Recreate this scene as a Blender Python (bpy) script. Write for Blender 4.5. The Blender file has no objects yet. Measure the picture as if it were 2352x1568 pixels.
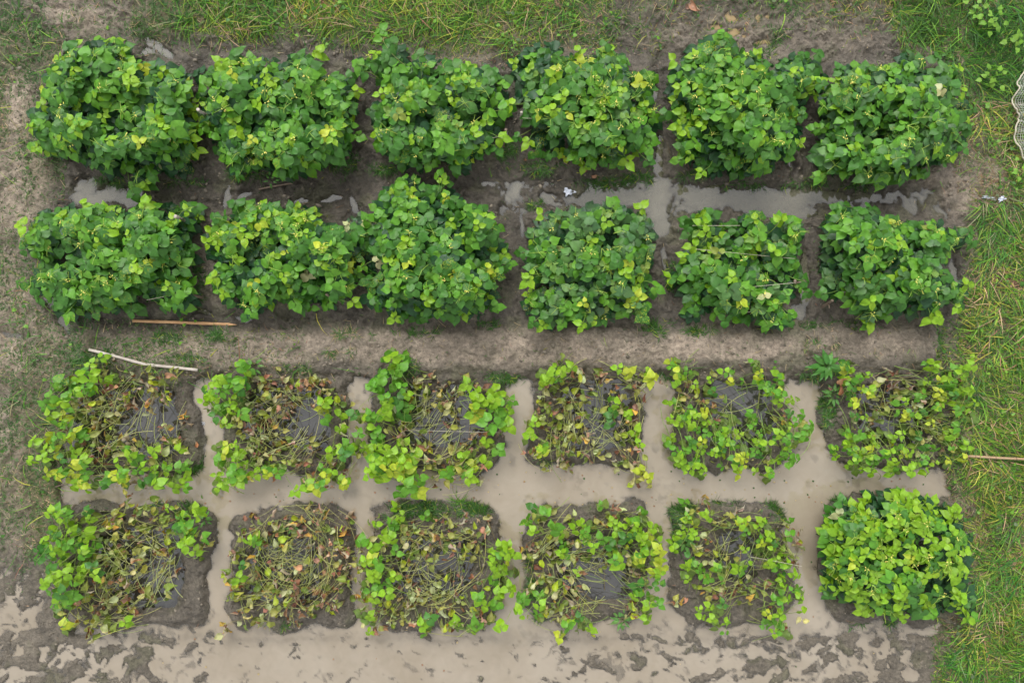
import bpy, math, random
import numpy as np
from mathutils import Vector

random.seed(7)
rs = np.random.RandomState(11)
scene = bpy.context.scene
col = scene.collection

# ------------------------------------------------------------------ camera, sky, sun, exposure
K = 300.0                       # layout units per metre
CX, CY = 1176.0, 784.0
H = 2352 / K * 24 / 36          # height of the drone above the water level
cam_d = bpy.data.cameras.new('camera')
cam_d.lens = 24; cam_d.sensor_width = 36; cam_d.clip_end = 500; cam_d.clip_start = 0.05
cam = bpy.data.objects.new('camera', cam_d); col.objects.link(cam)
cam.location = (0, 0, H)
scene.camera = cam

SUN_EL, SUN_AZ = 50.0, 344.0      # azimuth measured clockwise from +Y
world = bpy.data.worlds.new('World'); scene.world = world; world.use_nodes = True
wn = world.node_tree; wn.nodes.clear()
sky = wn.nodes.new('ShaderNodeTexSky'); sky.sky_type = 'NISHITA'; sky.sun_disc = False
sky.sun_elevation = math.radians(SUN_EL); sky.sun_rotation = math.radians(SUN_AZ)
sky.dust_density = 6.0; sky.air_density = 1.2; sky.ozone_density = 1.0
hs = wn.nodes.new('ShaderNodeHueSaturation'); hs.inputs['Saturation'].default_value = 0.12   # overcast: cloud takes the blue out
bg = wn.nodes.new('ShaderNodeBackground'); bg.inputs['Strength'].default_value = 0.15
wo = wn.nodes.new('ShaderNodeOutputWorld')
cloud = wn.nodes.new('ShaderNodeMix'); cloud.data_type = 'RGBA'; cloud.inputs[0].default_value = 0.5     # even grey cloud layer
cloud.inputs[7].default_value = (6.0, 6.1, 6.2, 1)
wn.links.new(sky.outputs['Color'], hs.inputs['Color']); wn.links.new(hs.outputs['Color'], cloud.inputs[6]); wn.links.new(cloud.outputs[2], bg.inputs['Color'])
wn.links.new(bg.outputs['Background'], wo.inputs['Surface'])
sun_d = bpy.data.lights.new('sun', 'SUN'); sun_d.energy = 1.5; sun_d.angle = math.radians(34); sun_d.color = (1.0, 0.975, 0.94)
sun = bpy.data.objects.new('sun', sun_d); col.objects.link(sun)
el, az = math.radians(SUN_EL), math.radians(SUN_AZ)
sd = Vector((math.sin(az) * math.cos(el), math.cos(az) * math.cos(el), math.sin(el)))
sun.rotation_euler = sd.to_track_quat('Z', 'Y').to_euler()
sun.location = (3, 3, 12)
vs = scene.view_settings
scene.display_settings.display_device = 'sRGB'
vs.view_transform = 'Standard'; vs.look = 'None'; vs.gamma = 1.0; vs.use_curve_mapping = False
vs.exposure = 0.50

# ------------------------------------------------------------------ helpers
def lin(r, g, b, k=1.0):
    f = lambda v: (v / 255 / 12.92) if v / 255 <= 0.04045 else ((v / 255 + 0.055) / 1.055) ** 2.4
    return np.array([f(r) * k, f(g) * k, f(b) * k])

def W(px, py, z=0.0):
    """photo layout position of something seen at height z -> world point"""
    s = (H - z) / H / K
    return ((px - CX) * s, (CY - py) * s, z)

def tag(o, label=None, cat=None, group=None, kind=None):
    if label: o['label'] = label
    if cat: o['category'] = cat
    if group: o['group'] = group
    if kind: o['kind'] = kind
    return o

def empty(name, loc=(0, 0, 0)):
    o = bpy.data.objects.new(name, None); o.location = loc; o.empty_display_size = 0.1
    col.objects.link(o); return o

def mesh_np(name, V, F, mat=None, colors=None, smooth=True, uv=None):
    me = bpy.data.meshes.new(name)
    V = np.asarray(V, dtype=np.float32); F = np.asarray(F, dtype=np.int32)
    n = F.shape[1]
    me.vertices.add(len(V)); me.vertices.foreach_set('co', V.ravel())
    me.loops.add(F.size); me.loops.foreach_set('vertex_index', F.ravel())
    me.polygons.add(len(F)); me.polygons.foreach_set('loop_start', np.arange(0, F.size, n, dtype=np.int32))
    try: me.polygons.foreach_set('loop_total', np.full(len(F), n, dtype=np.int32))
    except Exception: pass
    me.update(calc_edges=True)
    if smooth: me.polygons.foreach_set('use_smooth', np.ones(len(F), dtype=bool))
    if colors is not None:
        a = me.color_attributes.new('Col', 'FLOAT_COLOR', 'POINT')
        c = np.ones((len(V), 4), dtype=np.float32); c[:, :colors.shape[1]] = colors
        a.data.foreach_set('color', c.ravel())
    if uv is not None:
        l = me.uv_layers.new(name='UVMap')
        l.data.foreach_set('uv', np.asarray(uv, dtype=np.float32)[F.ravel()].ravel())
    if mat: me.materials.append(mat)
    me.validate()
    return me

def link(name, me, parent=None, loc=None):
    o = bpy.data.objects.new(name, me); col.objects.link(o)
    if parent: o.parent = parent
    if loc is not None: o.location = loc
    return o

PERM = np.random.RandomState(5).rand(16, 256, 256)
def vn(X, Y, s, seed=0):
    T = PERM[seed % 16]; ox, oy = 37.13 * seed, 91.7 * seed
    x = X / s + ox; y = Y / s + oy
    xi = np.floor(x).astype(int); yi = np.floor(y).astype(int)
    fx = x - xi; fy = y - yi
    fx = fx * fx * fx * (fx * (fx * 6 - 15) + 10); fy = fy * fy * fy * (fy * (fy * 6 - 15) + 10)
    a = T[xi & 255, yi & 255]; b = T[(xi + 1) & 255, yi & 255]
    c = T[xi & 255, (yi + 1) & 255]; d = T[(xi + 1) & 255, (yi + 1) & 255]
    return (a * (1 - fx) + b * fx) * (1 - fy) + (c * (1 - fx) + d * fx) * fy
def fbm(X, Y, s, octv=4, seed=0, gain=0.5):
    r = 0; a = 1.0; t = 0
    for i in range(octv):
        # rotate each octave so the lattice does not show
        an = 0.6 + 1.1 * i; c, n = math.cos(an), math.sin(an)
        r = r + a * vn(X * c + Y * n, Y * c - X * n, s, seed + i); t += a; a *= gain; s /= 2.03
    return r / t
def sst(a, b, x):
    t = np.clip((x - a) / (b - a), 0, 1); return t * t * (3 - 2 * t)
def sdbox(X, Y, x0, x1, y0, y1, r=20):
    cx, cy = (x0 + x1) / 2, (y0 + y1) / 2; hx, hy = (x1 - x0) / 2 - r, (y1 - y0) / 2 - r
    qx = np.abs(X - cx) - hx; qy = np.abs(Y - cy) - hy
    return np.hypot(np.maximum(qx, 0), np.maximum(qy, 0)) + np.minimum(np.maximum(qx, qy), 0) - r
def sdell(X, Y, cx, cy, rx, ry, ang=0):
    a = math.radians(ang); c, s = math.cos(a), math.sin(a)
    u = (X - cx) * c + (Y - cy) * s; v = -(X - cx) * s + (Y - cy) * c
    return (np.hypot(u / rx, v / ry) - 1) * min(rx, ry)

# ------------------------------------------------------------------ layout data (photo layout units)
BEDS3 = [(168, 470, 780, 1100), (508, 814, 780, 1088), (846, 1163, 780, 1092), (1205, 1481, 780, 1088), (1541, 1818, 780, 1086), (1882, 2260, 780, 1080)]
BEDS4 = [(150, 496, 1142, 1452), (520, 824, 1156, 1448), (844, 1160, 1152, 1446), (1200, 1496, 1148, 1444), (1536, 1816, 1142, 1436), (1876, 2260, 1132, 1440)]
BAS3 = [(185, 420, 878, 1062), (560, 770, 880, 1036), (905, 1120, 880, 1034), (1285, 1444, 872, 1040), (1596, 1782, 872, 1030), (1955, 2130, 880, 1030)]
BAS4 = [(230, 432, 1205, 1400), (575, 755, 1225, 1385), (905, 1092, 1225, 1380), (1270, 1455, 1225, 1388), (1628, 1755, 1215, 1335), (1950, 2140, 1205, 1360)]
BEDS1 = [(150, 440, 120, 415), (480, 800, 140, 410), (870, 1140, 140, 395), (1215, 1490, 130, 405), (1555, 1835, 130, 420), (1905, 2165, 145, 435)]
BEDS2 = [(150, 440, 480, 720), (490, 800, 475, 720), (850, 1145, 440, 725), (1215, 1485, 480, 735), (1560, 1810, 490, 735), (1895, 2160, 480, 725)]
PUDDLES = [ # cx, cy, rx, ry, angle
    (240, 452, 85, 20, -8), (195, 425, 25, 24, 0), (300, 462, 45, 12, 0),
    (352, 102, 18, 9, 20), (376, 120, 24, 8, 35), (338, 118, 16, 7, 0),
    (521, 452, 6, 26, 10), (565, 447, 18, 5, -30), (757, 458, 24, 6, -10), (813, 470, 7, 18, -25),
    (1183, 440, 18, 24, 0), (1255, 452, 16, 10, 0), (1425, 455, 112, 17, 0), (1515, 455, 30, 62, 6), (1512, 360, 9, 55, 4), (1522, 515, 22, 34, 0),
    (1620, 452, 75, 26, 5), (1740, 462, 140, 30, 0), (1890, 448, 70, 15, 4), (1800, 488, 90, 14, 0),
    (2048, 455, 26, 11, -25), (2084, 470, 24, 9, 60), (2098, 470, 8, 20, -10), (2134, 441, 12, 5, 0), (2160, 488, 22, 8, 40), (1990, 455, 30, 8, 0),
    (1848, 640, 14, 70, 0), (1832, 716, 26, 16, -15), (1526, 592, 6, 26, 4), (1199, 520, 5, 20, 0), (1500, 210, 7, 14, 0), (1494, 180, 9, 6, 0),
    (1678, 42, 15, 8, 20), (1645, 64, 16, 7, 10), (1682, 76, 16, 9, -10), (1709, 83, 8, 5, 0), (1749, 97, 20, 6, 0), (1742, 40, 6, 8, 0), (1764, 38, 7, 5, 0),
    (35, 770, 26, 6, 10), (120, 690, 12, 26, -25), (150, 740, 9, 26, -30), (2190, 640, 9, 50, 0), (1815, 385, 6, 22, 0),
    (620, 470, 26, 5, 5), (690, 462, 20, 5, -8), (470, 715, 20, 6, 0), (560, 730, 22, 6, 10)]
CHANNELS = [(152, 2166, 874, 1460, 26), (135, 2172, 1084, 1158, 18), (466, 520, 868, 1180, 12), (806, 856, 858, 1180, 14), (1154, 1216, 868, 1180, 16), (1472, 1552, 862, 1180, 14), (1810, 1890, 864, 1180, 14),
            (486, 530, 1130, 1470, 10), (814, 854, 1130, 1470, 10), (1150, 1210, 1130, 1470, 10), (1486, 1546, 1130, 1470, 10), (1806, 1886, 1130, 1470, 10),
            (150, 200, 960, 1100, 10), (2150, 2182, 1000, 1150, 12), (150, 200, 1130, 1240, 14)]
DENSE = {
 'r1c1': [(58,285),(95,240),(95,200),(110,150),(150,100),(205,85),(280,85),(300,120),(375,140),(420,150),(445,200),(440,250),(460,300),(445,330),(455,370),(440,405),(345,400),(330,440),(300,435),(290,405),(200,400),(180,365),(140,370),(90,340),(70,310)],
 'r1c2': [(435,160),(500,150),(515,115),(545,110),(570,135),(640,130),(690,120),(730,125),(750,160),(790,170),(815,200),(820,270),(815,330),(780,380),(700,395),(660,415),(610,390),(560,390),(540,410),(510,380),(480,340),(450,300),(450,240),(470,200)],
 'r1c3': [(815,130),(860,120),(890,100),(920,95),(945,140),(990,130),(1040,150),(1075,140),(1130,150),(1170,190),(1165,250),(1155,310),(1140,350),(1085,370),(1070,420),(1040,390),(1000,380),(930,390),(870,350),(850,310),(860,270),(820,260),(870,230),(880,180),(820,155)],
 'r1c4': [(1170,150),(1185,130),(1215,100),(1255,85),(1305,100),(1320,130),(1370,115),(1440,115),(1450,150),(1480,160),(1500,130),(1520,140),(1515,180),(1490,230),(1525,260),(1510,320),(1490,370),(1460,365),(1400,380),(1350,385),(1290,370),(1240,370),(1220,330),(1180,320),(1215,290),(1180,240),(1200,200)],
 'r1c5': [(1538,200),(1545,160),(1585,106),(1632,81),(1672,81),(1716,114),(1753,120),(1775,139),(1812,114),(1834,110),(1878,128),(1901,168),(1878,209),(1859,234),(1837,286),(1867,326),(1841,363),(1790,385),(1742,410),(1709,414),(1661,421),(1603,392),(1559,377),(1545,330),(1560,280),(1540,240)],
 'r1c6': [(1914,157),(1962,136),(1995,136),(2042,143),(2086,117),(2119,136),(2152,139),(2171,128),(2185,146),(2207,172),(2207,212),(2200,234),(2244,238),(2218,267),(2237,286),(2215,330),(2200,352),(2178,388),(2141,392),(2123,414),(2075,421),(2009,432),(1980,421),(1951,410),(1892,407),(1867,366),(1881,330),(1874,293),(1896,271),(1870,242),(1896,212),(1907,183)],
 'r2c1': [(45,555),(60,520),(100,490),(150,475),(200,470),(240,465),(300,475),(345,465),(400,460),(440,465),(470,490),(465,530),(435,560),(445,600),(445,650),(450,690),(420,720),(380,715),(330,700),(300,715),(250,720),(180,725),(130,720),(100,680),(80,690),(50,650),(70,620),(90,600),(60,580)],
 'r2c2': [(475,510),(520,490),(550,465),(590,455),(650,470),(720,470),(740,500),(790,510),(820,540),(810,590),(830,640),(810,690),(770,700),(740,720),(680,700),(640,700),(600,715),(580,735),(540,700),(500,690),(480,650),(490,620),(470,570)],
 'r2c3': [(859,440),(880,430),(905,420),(922,388),(955,399),(970,425),(1013,410),(1031,432),(1068,447),(1086,472),(1130,472),(1138,498),(1163,524),(1152,549),(1167,561),(1163,590),(1160,638),(1141,685),(1160,700),(1141,722),(1097,726),(1068,726),(1010,733),(936,748),(907,733),(878,722),(848,707),(830,685),(841,656),(834,616),(845,601),(815,568),(800,535),(797,513),(841,509),(848,487)],
 'r2c4': [(1211,524),(1237,505),(1259,483),(1270,472),(1310,468),(1360,476),(1400,470),(1430,462),(1450,472),(1500,490),(1517,505),(1521,540),(1500,560),(1500,605),(1493,652),(1518,663),(1511,682),(1493,693),(1504,722),(1467,737),(1427,729),(1390,740),(1339,755),(1299,748),(1266,751),(1233,755),(1225,729),(1193,704),(1200,685),(1218,671),(1207,645),(1215,623),(1204,590),(1211,553)],
 'r2c5': [(1550,520),(1575,490),(1600,480),(1640,478),(1660,500),(1720,480),(1750,490),(1790,510),(1810,485),(1845,490),(1865,500),(1860,530),(1855,570),(1840,590),(1850,640),(1850,680),(1810,700),(1815,740),(1780,758),(1740,730),(1700,740),(1640,730),(1600,750),(1575,745),(1570,700),(1545,660),(1530,620),(1570,590),(1590,560),(1570,540)],
 'r2c6': [(1895,500),(1920,475),(1960,470),(2000,465),(2030,490),(2060,500),(2110,510),(2160,505),(2185,520),(2235,540),(2225,565),(2195,570),(2180,600),(2170,630),(2215,640),(2220,680),(2205,710),(2180,700),(2160,730),(2120,740),(2080,730),(2030,735),(1980,740),(1950,715),(1900,690),(1885,650),(1895,600),(1880,560)],
 'r4c6': [(1885,1210),(1910,1160),(1960,1150),(2000,1130),(2060,1115),(2100,1140),(2150,1150),(2190,1160),(2220,1190),(2225,1230),(2240,1280),(2235,1340),(2245,1400),(2240,1420),(2190,1410),(2140,1410),(2070,1430),(2020,1420),(1970,1400),(1910,1380),(1895,1330),(1880,1280)],
}
# key: dominant look  (yellow share, dullness/dust, spacing factor, height)
DSTYLE = {
 'r1c1': (.30, .0, 1.0, .46, 'dense dark green bean plants filling the top left corner bed beside dry mud'),
 'r1c2': (.36, .0, 1.0, .44, 'dense bean plants in top row, second bed from left, dotted with yellow-mottled leaves'),
 'r1c3': (.26, .1, 1.04, .38, 'looser green bean plants, third bed of top row, one shoot stretching to the grass'),
 'r1c4': (.26, .1, 1.05, .38, 'looser green bean plants, fourth bed of top row, above the crossing of wet channels'),
 'r1c5': (.28, .0, 1.0, .44, 'dense bean plants in top row just below the small ochre puddles'),
 'r1c6': (.18, .2, 1.0, .40, 'dull blue-green bean plants in the top right bed beside the tall grass and net'),
 'r2c1': (.20, .0, 0.97, .42, 'dense green bean plants at left end of second row, above the orange bamboo stake'),
 'r2c2': (.36, .0, 1.0, .42, 'dense bean plants, second bed of second row, bright yellow-green shoots along lower edge'),
 'r2c3': (.28, .0, 0.97, .50, 'tallest dark green bean plants, third bed of second row, bulging into the path above'),
 'r2c4': (.30, .3, 1.05, .40, 'bean plants, fourth bed of second row, dusty grey leaves on top'),
 'r2c5': (.26, .2, 1.05, .34, 'thin gappy bean plants in second row with several strings and soil showing through'),
 'r2c6': (.20, .2, 1.0, .42, 'dark green bean plants at right end of second row, long yellow-green shoot on right'),
 'r4c6': (.50, .0, 1.0, .42, 'only healthy leafy bean plants of the bottom row, yellow-green, in the bottom right bed'),
}
SPARSE = {
 'r3c1': (75, 820, 15, 'lodged bean plants below the grey slat, yellow-green leaves around brown tangled stems',
  ["....gy......", "..gGGy.ww.w.", ".GGGybmwbwb.", ".GGwmmmbbm..", ".GYwmmmmbb.b", "..gYmmwmbmb.", "YGygmmmmw.wb", "YYGymmwGwyyw", ".YYGgmYwGyGg", "..YYgGYwGGgG"]),
 'r3c2': (465, 830, 80, 'wilted brown bean plants, second bed of third row, green leaves over the channel left',
  ["..Gg........", "GGGgmwbbwb..", "gGGwmmbbmww.", "gGGwmwbbmYg.", ".gwmmmbwwg..", "..wmmwmbm.g.", ".gYwwmmwm.yG", ".YGwmwwm.yG.", ".YGyYy..bYb.", ".Gg....YYbY."]),
 'r3c3': (815, 805, 25, 'bean plants, third bed of third row, large fresh leaves in lower left corner',
  ["..GG........", "..GG........", ".GYGbwb.gb..", "..GGwwmbbYGg", "g.Ggwwww.YGG", "gGgwwwmb..Gg", "gg.b.s...bg.", "gGGGmmswmwg.", ".GYYGwwwYyg.", ".GYYGwwyyw..", "...GY......."]),
 'r3c4': (1205, 815, 60, 'wilted pale bean stems, fourth bed of third row, heaped left of dark water',
  ["..gg......", ".YGwbb.YwY", ".wwwwwb.ww", ".wwww.gyb.", "bwwww.gyb.", "ywwws.gww.", "gwwwbwwwy.", "bYwwww.bb.", ".wbw...wwy", "........wy"]),
 'r3c5': (1535, 820, 30, 'yellow-green bean plants, fifth bed of third row, ringing an open pool',
  ["Y.....g....", "Yg.gYgYYG..", "ybgg...GY..", "ggwb....gg.", "gGYw..g.bGg", "gGYgggggGgG", "GGYGGggGgGG", "YGGGgYYgGG.", ".YG.gYgG..."]),
 'r3c6': (1910, 815, 20, 'yellowing bean plants at right end of third row, two leafy bands around dark water',
  [".G.....Gg.G", ".YG.b..YGyY", "bGYwbbwgYGY", ".GYwwggyYGg", ".ggwgYyggYg", ".gw..ggyyg.", ".YGgg.gwgy.", "YGYYYYggyyY", ".YGYYYYGg.."]),
 'r4c1': (80, 1140, 30, 'bean plants in bottom left bed, fresh green left side and wilted olive middle',
  [".......w.wg..", ".GGgg.wmww.YG", ".GGGmbwwwmgYy", "GGGGgwmwww.Gy", "GYGGwwwwwbs.g", ".GYGGmwwwss..", "YGGgmwwws.b..", ".YGwmmmbww...", ".ggwmmwb.....", "..Ywwwg......", "....ww......."]),
 'r4c2': (510, 1150, 50, 'nearly dead bean plants, second bed of bottom row, bare crossing stems and brown leaves',
  ["......ss...", "..bsms.b.b.", ".wwwwbbwwb.", ".wYswwssbbw", ".wsswssssbw", "wGswmsswbb.", "bwwwwmsbmw.", "wwwswmssb.b", ".bwwwbwmb..", "b.w..b....."]),
 'r4c3': (825, 1150, 25, 'wilted bean plants, third bed of bottom row, yellow leaves on the cracked right rim',
  ["..g.........", ".ggg.gwb.b..", ".gGwwwbwww..", "YggwwbwbwwYY", "YYwwwwwbw.YY", "gGgw.wwb..Yg", "gGGbsww.b.gY", "wgwwwsww.Yg.", "gwwwbbwbwb..", "gbwwygwyYbg."]),
 'r4c4': (1190, 1160, 20, 'half wilted bean plants, fourth bed of bottom row, above a round dark pool',
  [".gg...gb.g.", "ggGwygwYyGg", ".wwGwgGwGYY", "bbwgwGsgwGY", ".wwwsswYwYY", ".mwwg...wwY", ".wwws....gG", "GGwwb...bgG", "Ggwwg...bg.", "...Ygg....."]),
 'r4c5': (1545, 1150, 15, 'scattered yellowing bean plants in bottom row, fifth bed, beside the weedy left rim',
  [".yb.......", ".YgwwYg.g.", "yYw..ggggb", "gwb..gYggb", ".Gww.gwggs", ".GGGwgw.GG", "..wwbwb.GY", "b.ww.w.gGY", "..YG...yYg", "...Y...Yy."]),
}
# grass density: y: [(x_end, density 0..1), ...]
GR = {
 -300: [(2700, .9)],
 0:   [(90, .12), (310, .08), (360, .5), (1250, .85), (1400, .55), (1560, .22), (1760, .25), (2030, .45), (2700, 1)],
 60:  [(110, .35), (300, .08), (350, .5), (1150, .85), (1350, .6), (1480, .25), (1720, .08), (2040, .08), (2090, .6), (2700, 1)],
 100: [(150, .5), (330, .12), (400, .2), (800, .12), (1020, .35), (1190, .6), (1420, .35), (1520, .15), (2060, .05), (2130, .5), (2700, 1)],
 150: [(150, .5), (1030, .02), (1200, .12), (2160, .02), (2230, .7), (2700, 1)],
 210: [(20, .45), (60, .1), (120, .2), (2200, .02), (2240, .5), (2700, .85)],
 290: [(30, .5), (55, .1), (130, .4), (2200, .02), (2230, .25), (2700, .7)],
 350: [(50, .18), (170, .45), (2190, .03), (2230, .3), (2290, .45), (2700, .8)],
 420: [(60, .15), (150, .3), (2190, .03), (2240, .15), (2300, .35), (2700, .75)],
 490: [(90, .15), (2215, .02), (2240, .3), (2700, .8)],
 560: [(50, .25), (2215, .02), (2245, .5), (2700, .95)],
 640: [(50, .3), (110, .25), (2215, .02), (2250, .4), (2700, .8)],
 720: [(60, .3), (120, .2), (180, .15), (2190, .02), (2220, .2), (2700, .75)],
 780: [(90, .15), (230, .45), (480, .22), (700, .1), (1900, .03), (2150, .04), (2200, .25), (2700, .8)],
 840: [(60, .3), (130, .45), (260, .35), (500, .3), (700, .15), (2150, .03), (2190, .3), (2700, .85)],
 900: [(30, .2), (110, .55), (140, .3), (2170, .02), (2200, .4), (2700, .85)],
 960: [(30, .15), (140, .55), (2170, .02), (2210, .45), (2700, .85)],
 1040:[(60, .3), (150, .5), (2170, .02), (2200, .55), (2700, .95)],
 1110:[(50, .45), (140, .75), (2170, .02), (2200, .5), (2700, .9)],
 1180:[(80, .35), (140, .75), (2190, .02), (2230, .45), (2700, .9)],
 1240:[(60, .12), (120, .5), (2200, .02), (2230, .45), (2700, .9)],
 1290:[(110, .08), (2220, .02), (2700, .9)],
 1400:[(110, .0), (2200, .0), (2240, .4), (2700, .9)],
 1460:[(2140, .0), (2190, .45), (2700, .9)],
 1568:[(2140, .0), (2180, .4), (2700, .9)],
 1900:[(2140, .0), (2180, .4), (2700, .9)],
}
TUFTS = [ # x, y, rx, ry, count, look
    (980, 1165, 50, 12, 300, 0), (925, 1168, 30, 12, 200, 0), (1090, 1168, 36, 12, 330, 0), (1055, 1155, 14, 14, 60, 1), (458, 1158, 32, 14, 260, 0), (350, 1152, 40, 8, 90, 0),
    (1565, 1175, 26, 34, 420, 0), (1552, 1230, 12, 40, 220, 0), (1640, 1150, 50, 8, 110, 0), (1780, 1165, 22, 22, 160, 0), (1225, 1350, 12, 26, 180, 0), (1215, 1290, 8, 40, 60, 0),
    (1895, 930, 22, 40, 260, 0), (1880, 850, 40, 16, 260, 0), (1910, 1140, 40, 20, 260, 0), (2120, 1160, 40, 22, 200, 0), (1250, 1070, 18, 22, 120, 0), (1150, 868, 44, 12, 240, 0),
    (1510, 868, 26, 10, 170, 0), (470, 900, 12, 30, 130, 0), (455, 1075, 20, 16, 120, 0), (190, 820, 40, 26, 200, 0), (380, 780, 60, 14, 110, 0), (500, 770, 60, 8, 130, 0),
    (440, 820, 50, 14, 80, 0), (250, 820, 30, 10, 70, 0), (940, 850, 30, 10, 80, 0), (960, 765, 60, 7, 80, 0), (1110, 752, 40, 8, 60, 0), (1500, 755, 30, 12, 170, 0), (1600, 760, 60, 7, 110, 0),
    (1800, 745, 60, 6, 60, 0), (1950, 745, 60, 7, 70, 0), (2150, 770, 16, 30, 70, 0), (1900, 790, 60, 20, 40, 2), (1310, 840, 60, 8, 50, 2), (810, 770, 60, 14, 70, 2), (750, 810, 60, 14, 50, 2),
    (1400, 420, 90, 8, 230, 0), (1460, 405, 30, 10, 120, 0), (1240, 390, 40, 12, 130, 0), (570, 405, 60, 8, 160, 0), (780, 380, 36, 18, 200, 0), (890, 390, 30, 14, 120, 0), (250, 420, 50, 12, 150, 0),
    (1600, 405, 60, 8, 80, 0), (1720, 425, 60, 6, 90, 0), (1860, 420, 40, 8, 80, 0), (1960, 430, 50, 8, 80, 0), (1535, 250, 8, 60, 60, 0), (1540, 640, 10, 60, 120, 0), (1885, 600, 8, 60, 60, 0),
    (1230, 480, 20, 10, 60, 0), (460, 650, 14, 50, 90, 0), (440, 420, 60, 10, 60, 0), (1160, 350, 20, 24, 160, 0), (1745, 115, 40, 22, 60, 0), (1790, 78, 20, 12, 50, 0), (1850, 750, 20, 5, 40, 0),
    (840, 1440, 10, 6, 30, 0), (640, 1430, 40, 5, 30, 0), (1235, 1420, 20, 10, 50, 0), (700, 848, 40, 6, 40, 0), (2010, 1430, 60, 8, 90, 0), (2150, 870, 20, 30, 90, 0), (2160, 1000, 16, 50, 90, 0)]

# ------------------------------------------------------------------ materials
def newmat(name):
    m = bpy.data.materials.new(name); m.use_nodes = True
    nt = m.node_tree; nt.nodes.clear()
    return m, nt, nt.nodes.new('ShaderNodeOutputMaterial')
def N(nt, t, **kw):
    n = nt.nodes.new(t)
    for k, v in kw.items(): setattr(n, k, v)
    return n
def math_n(nt, op, a, b=None, c=None, clamp=False):
    n = N(nt, 'ShaderNodeMath', operation=op); n.use_clamp = clamp
    for i, v in enumerate((a, b, c)):
        if v is None: continue
        if isinstance(v, (int, float)): n.inputs[i].default_value = v
        else: nt.links.new(v, n.inputs[i])
    return n.outputs[0]
def mixc(nt, fac, a, b, mode='MIX'):
    n = N(nt, 'ShaderNodeMix', data_type='RGBA', blend_type=mode)
    for s, v in ((n.inputs[0], fac), (n.inputs[6], a), (n.inputs[7], b)):
        if isinstance(v, (int, float)): s.default_value = v
        elif isinstance(v, (tuple, list, np.ndarray)): s.default_value = (*v[:3], 1)
        else: nt.links.new(v, s)
    return n.outputs[2]

def ground_mat():
    m, nt, out = newmat('mud'); L = nt.links
    b = N(nt, 'ShaderNodeBsdfPrincipled')
    at = N(nt, 'ShaderNodeAttribute', attribute_name='Col')
    ms = N(nt, 'ShaderNodeAttribute', attribute_name='wet')
    geo = N(nt, 'ShaderNodeNewGeometry')
    n1 = N(nt, 'ShaderNodeTexNoise'); n1.inputs['Scale'].default_value = 38; n1.inputs['Detail'].default_value = 5; n1.inputs['Roughness'].default_value = .65
    n2 = N(nt, 'ShaderNodeTexNoise'); n2.inputs['Scale'].default_value = 160; n2.inputs['Detail'].default_value = 3
    for n in (n1, n2): L.new(geo.outputs['Position'], n.inputs['Vector'])
    f1 = math_n(nt, 'MULTIPLY_ADD', n1.outputs['Fac'], 2.0, -.02)
    c = mixc(nt, 1.0, at.outputs['Color'], f1, 'MULTIPLY')
    f2 = math_n(nt, 'MULTIPLY_ADD', n2.outputs['Fac'], 1.0, .5)
    c = mixc(nt, 1.0, c, f2, 'MULTIPLY')
    L.new(c, b.inputs['Base Color'])
    r = math_n(nt, 'MULTIPLY_ADD', ms.outputs['Fac'], -.55, .9)
    L.new(r, b.inputs['Roughness'])
    b.inputs['Specular IOR Level'].default_value = .5
    bp = N(nt, 'ShaderNodeBump'); bp.inputs['Strength'].default_value = 1.0; bp.inputs['Distance'].default_value = .022
    hh = math_n(nt, 'ADD', n1.outputs['Fac'], math_n(nt, 'MULTIPLY', n2.outputs['Fac'], .35))
    L.new(hh, bp.inputs['Height']); L.new(bp.outputs['Normal'], b.inputs['Normal'])
    L.new(b.outputs[0], out.inputs['Surface'])
    return m

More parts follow.
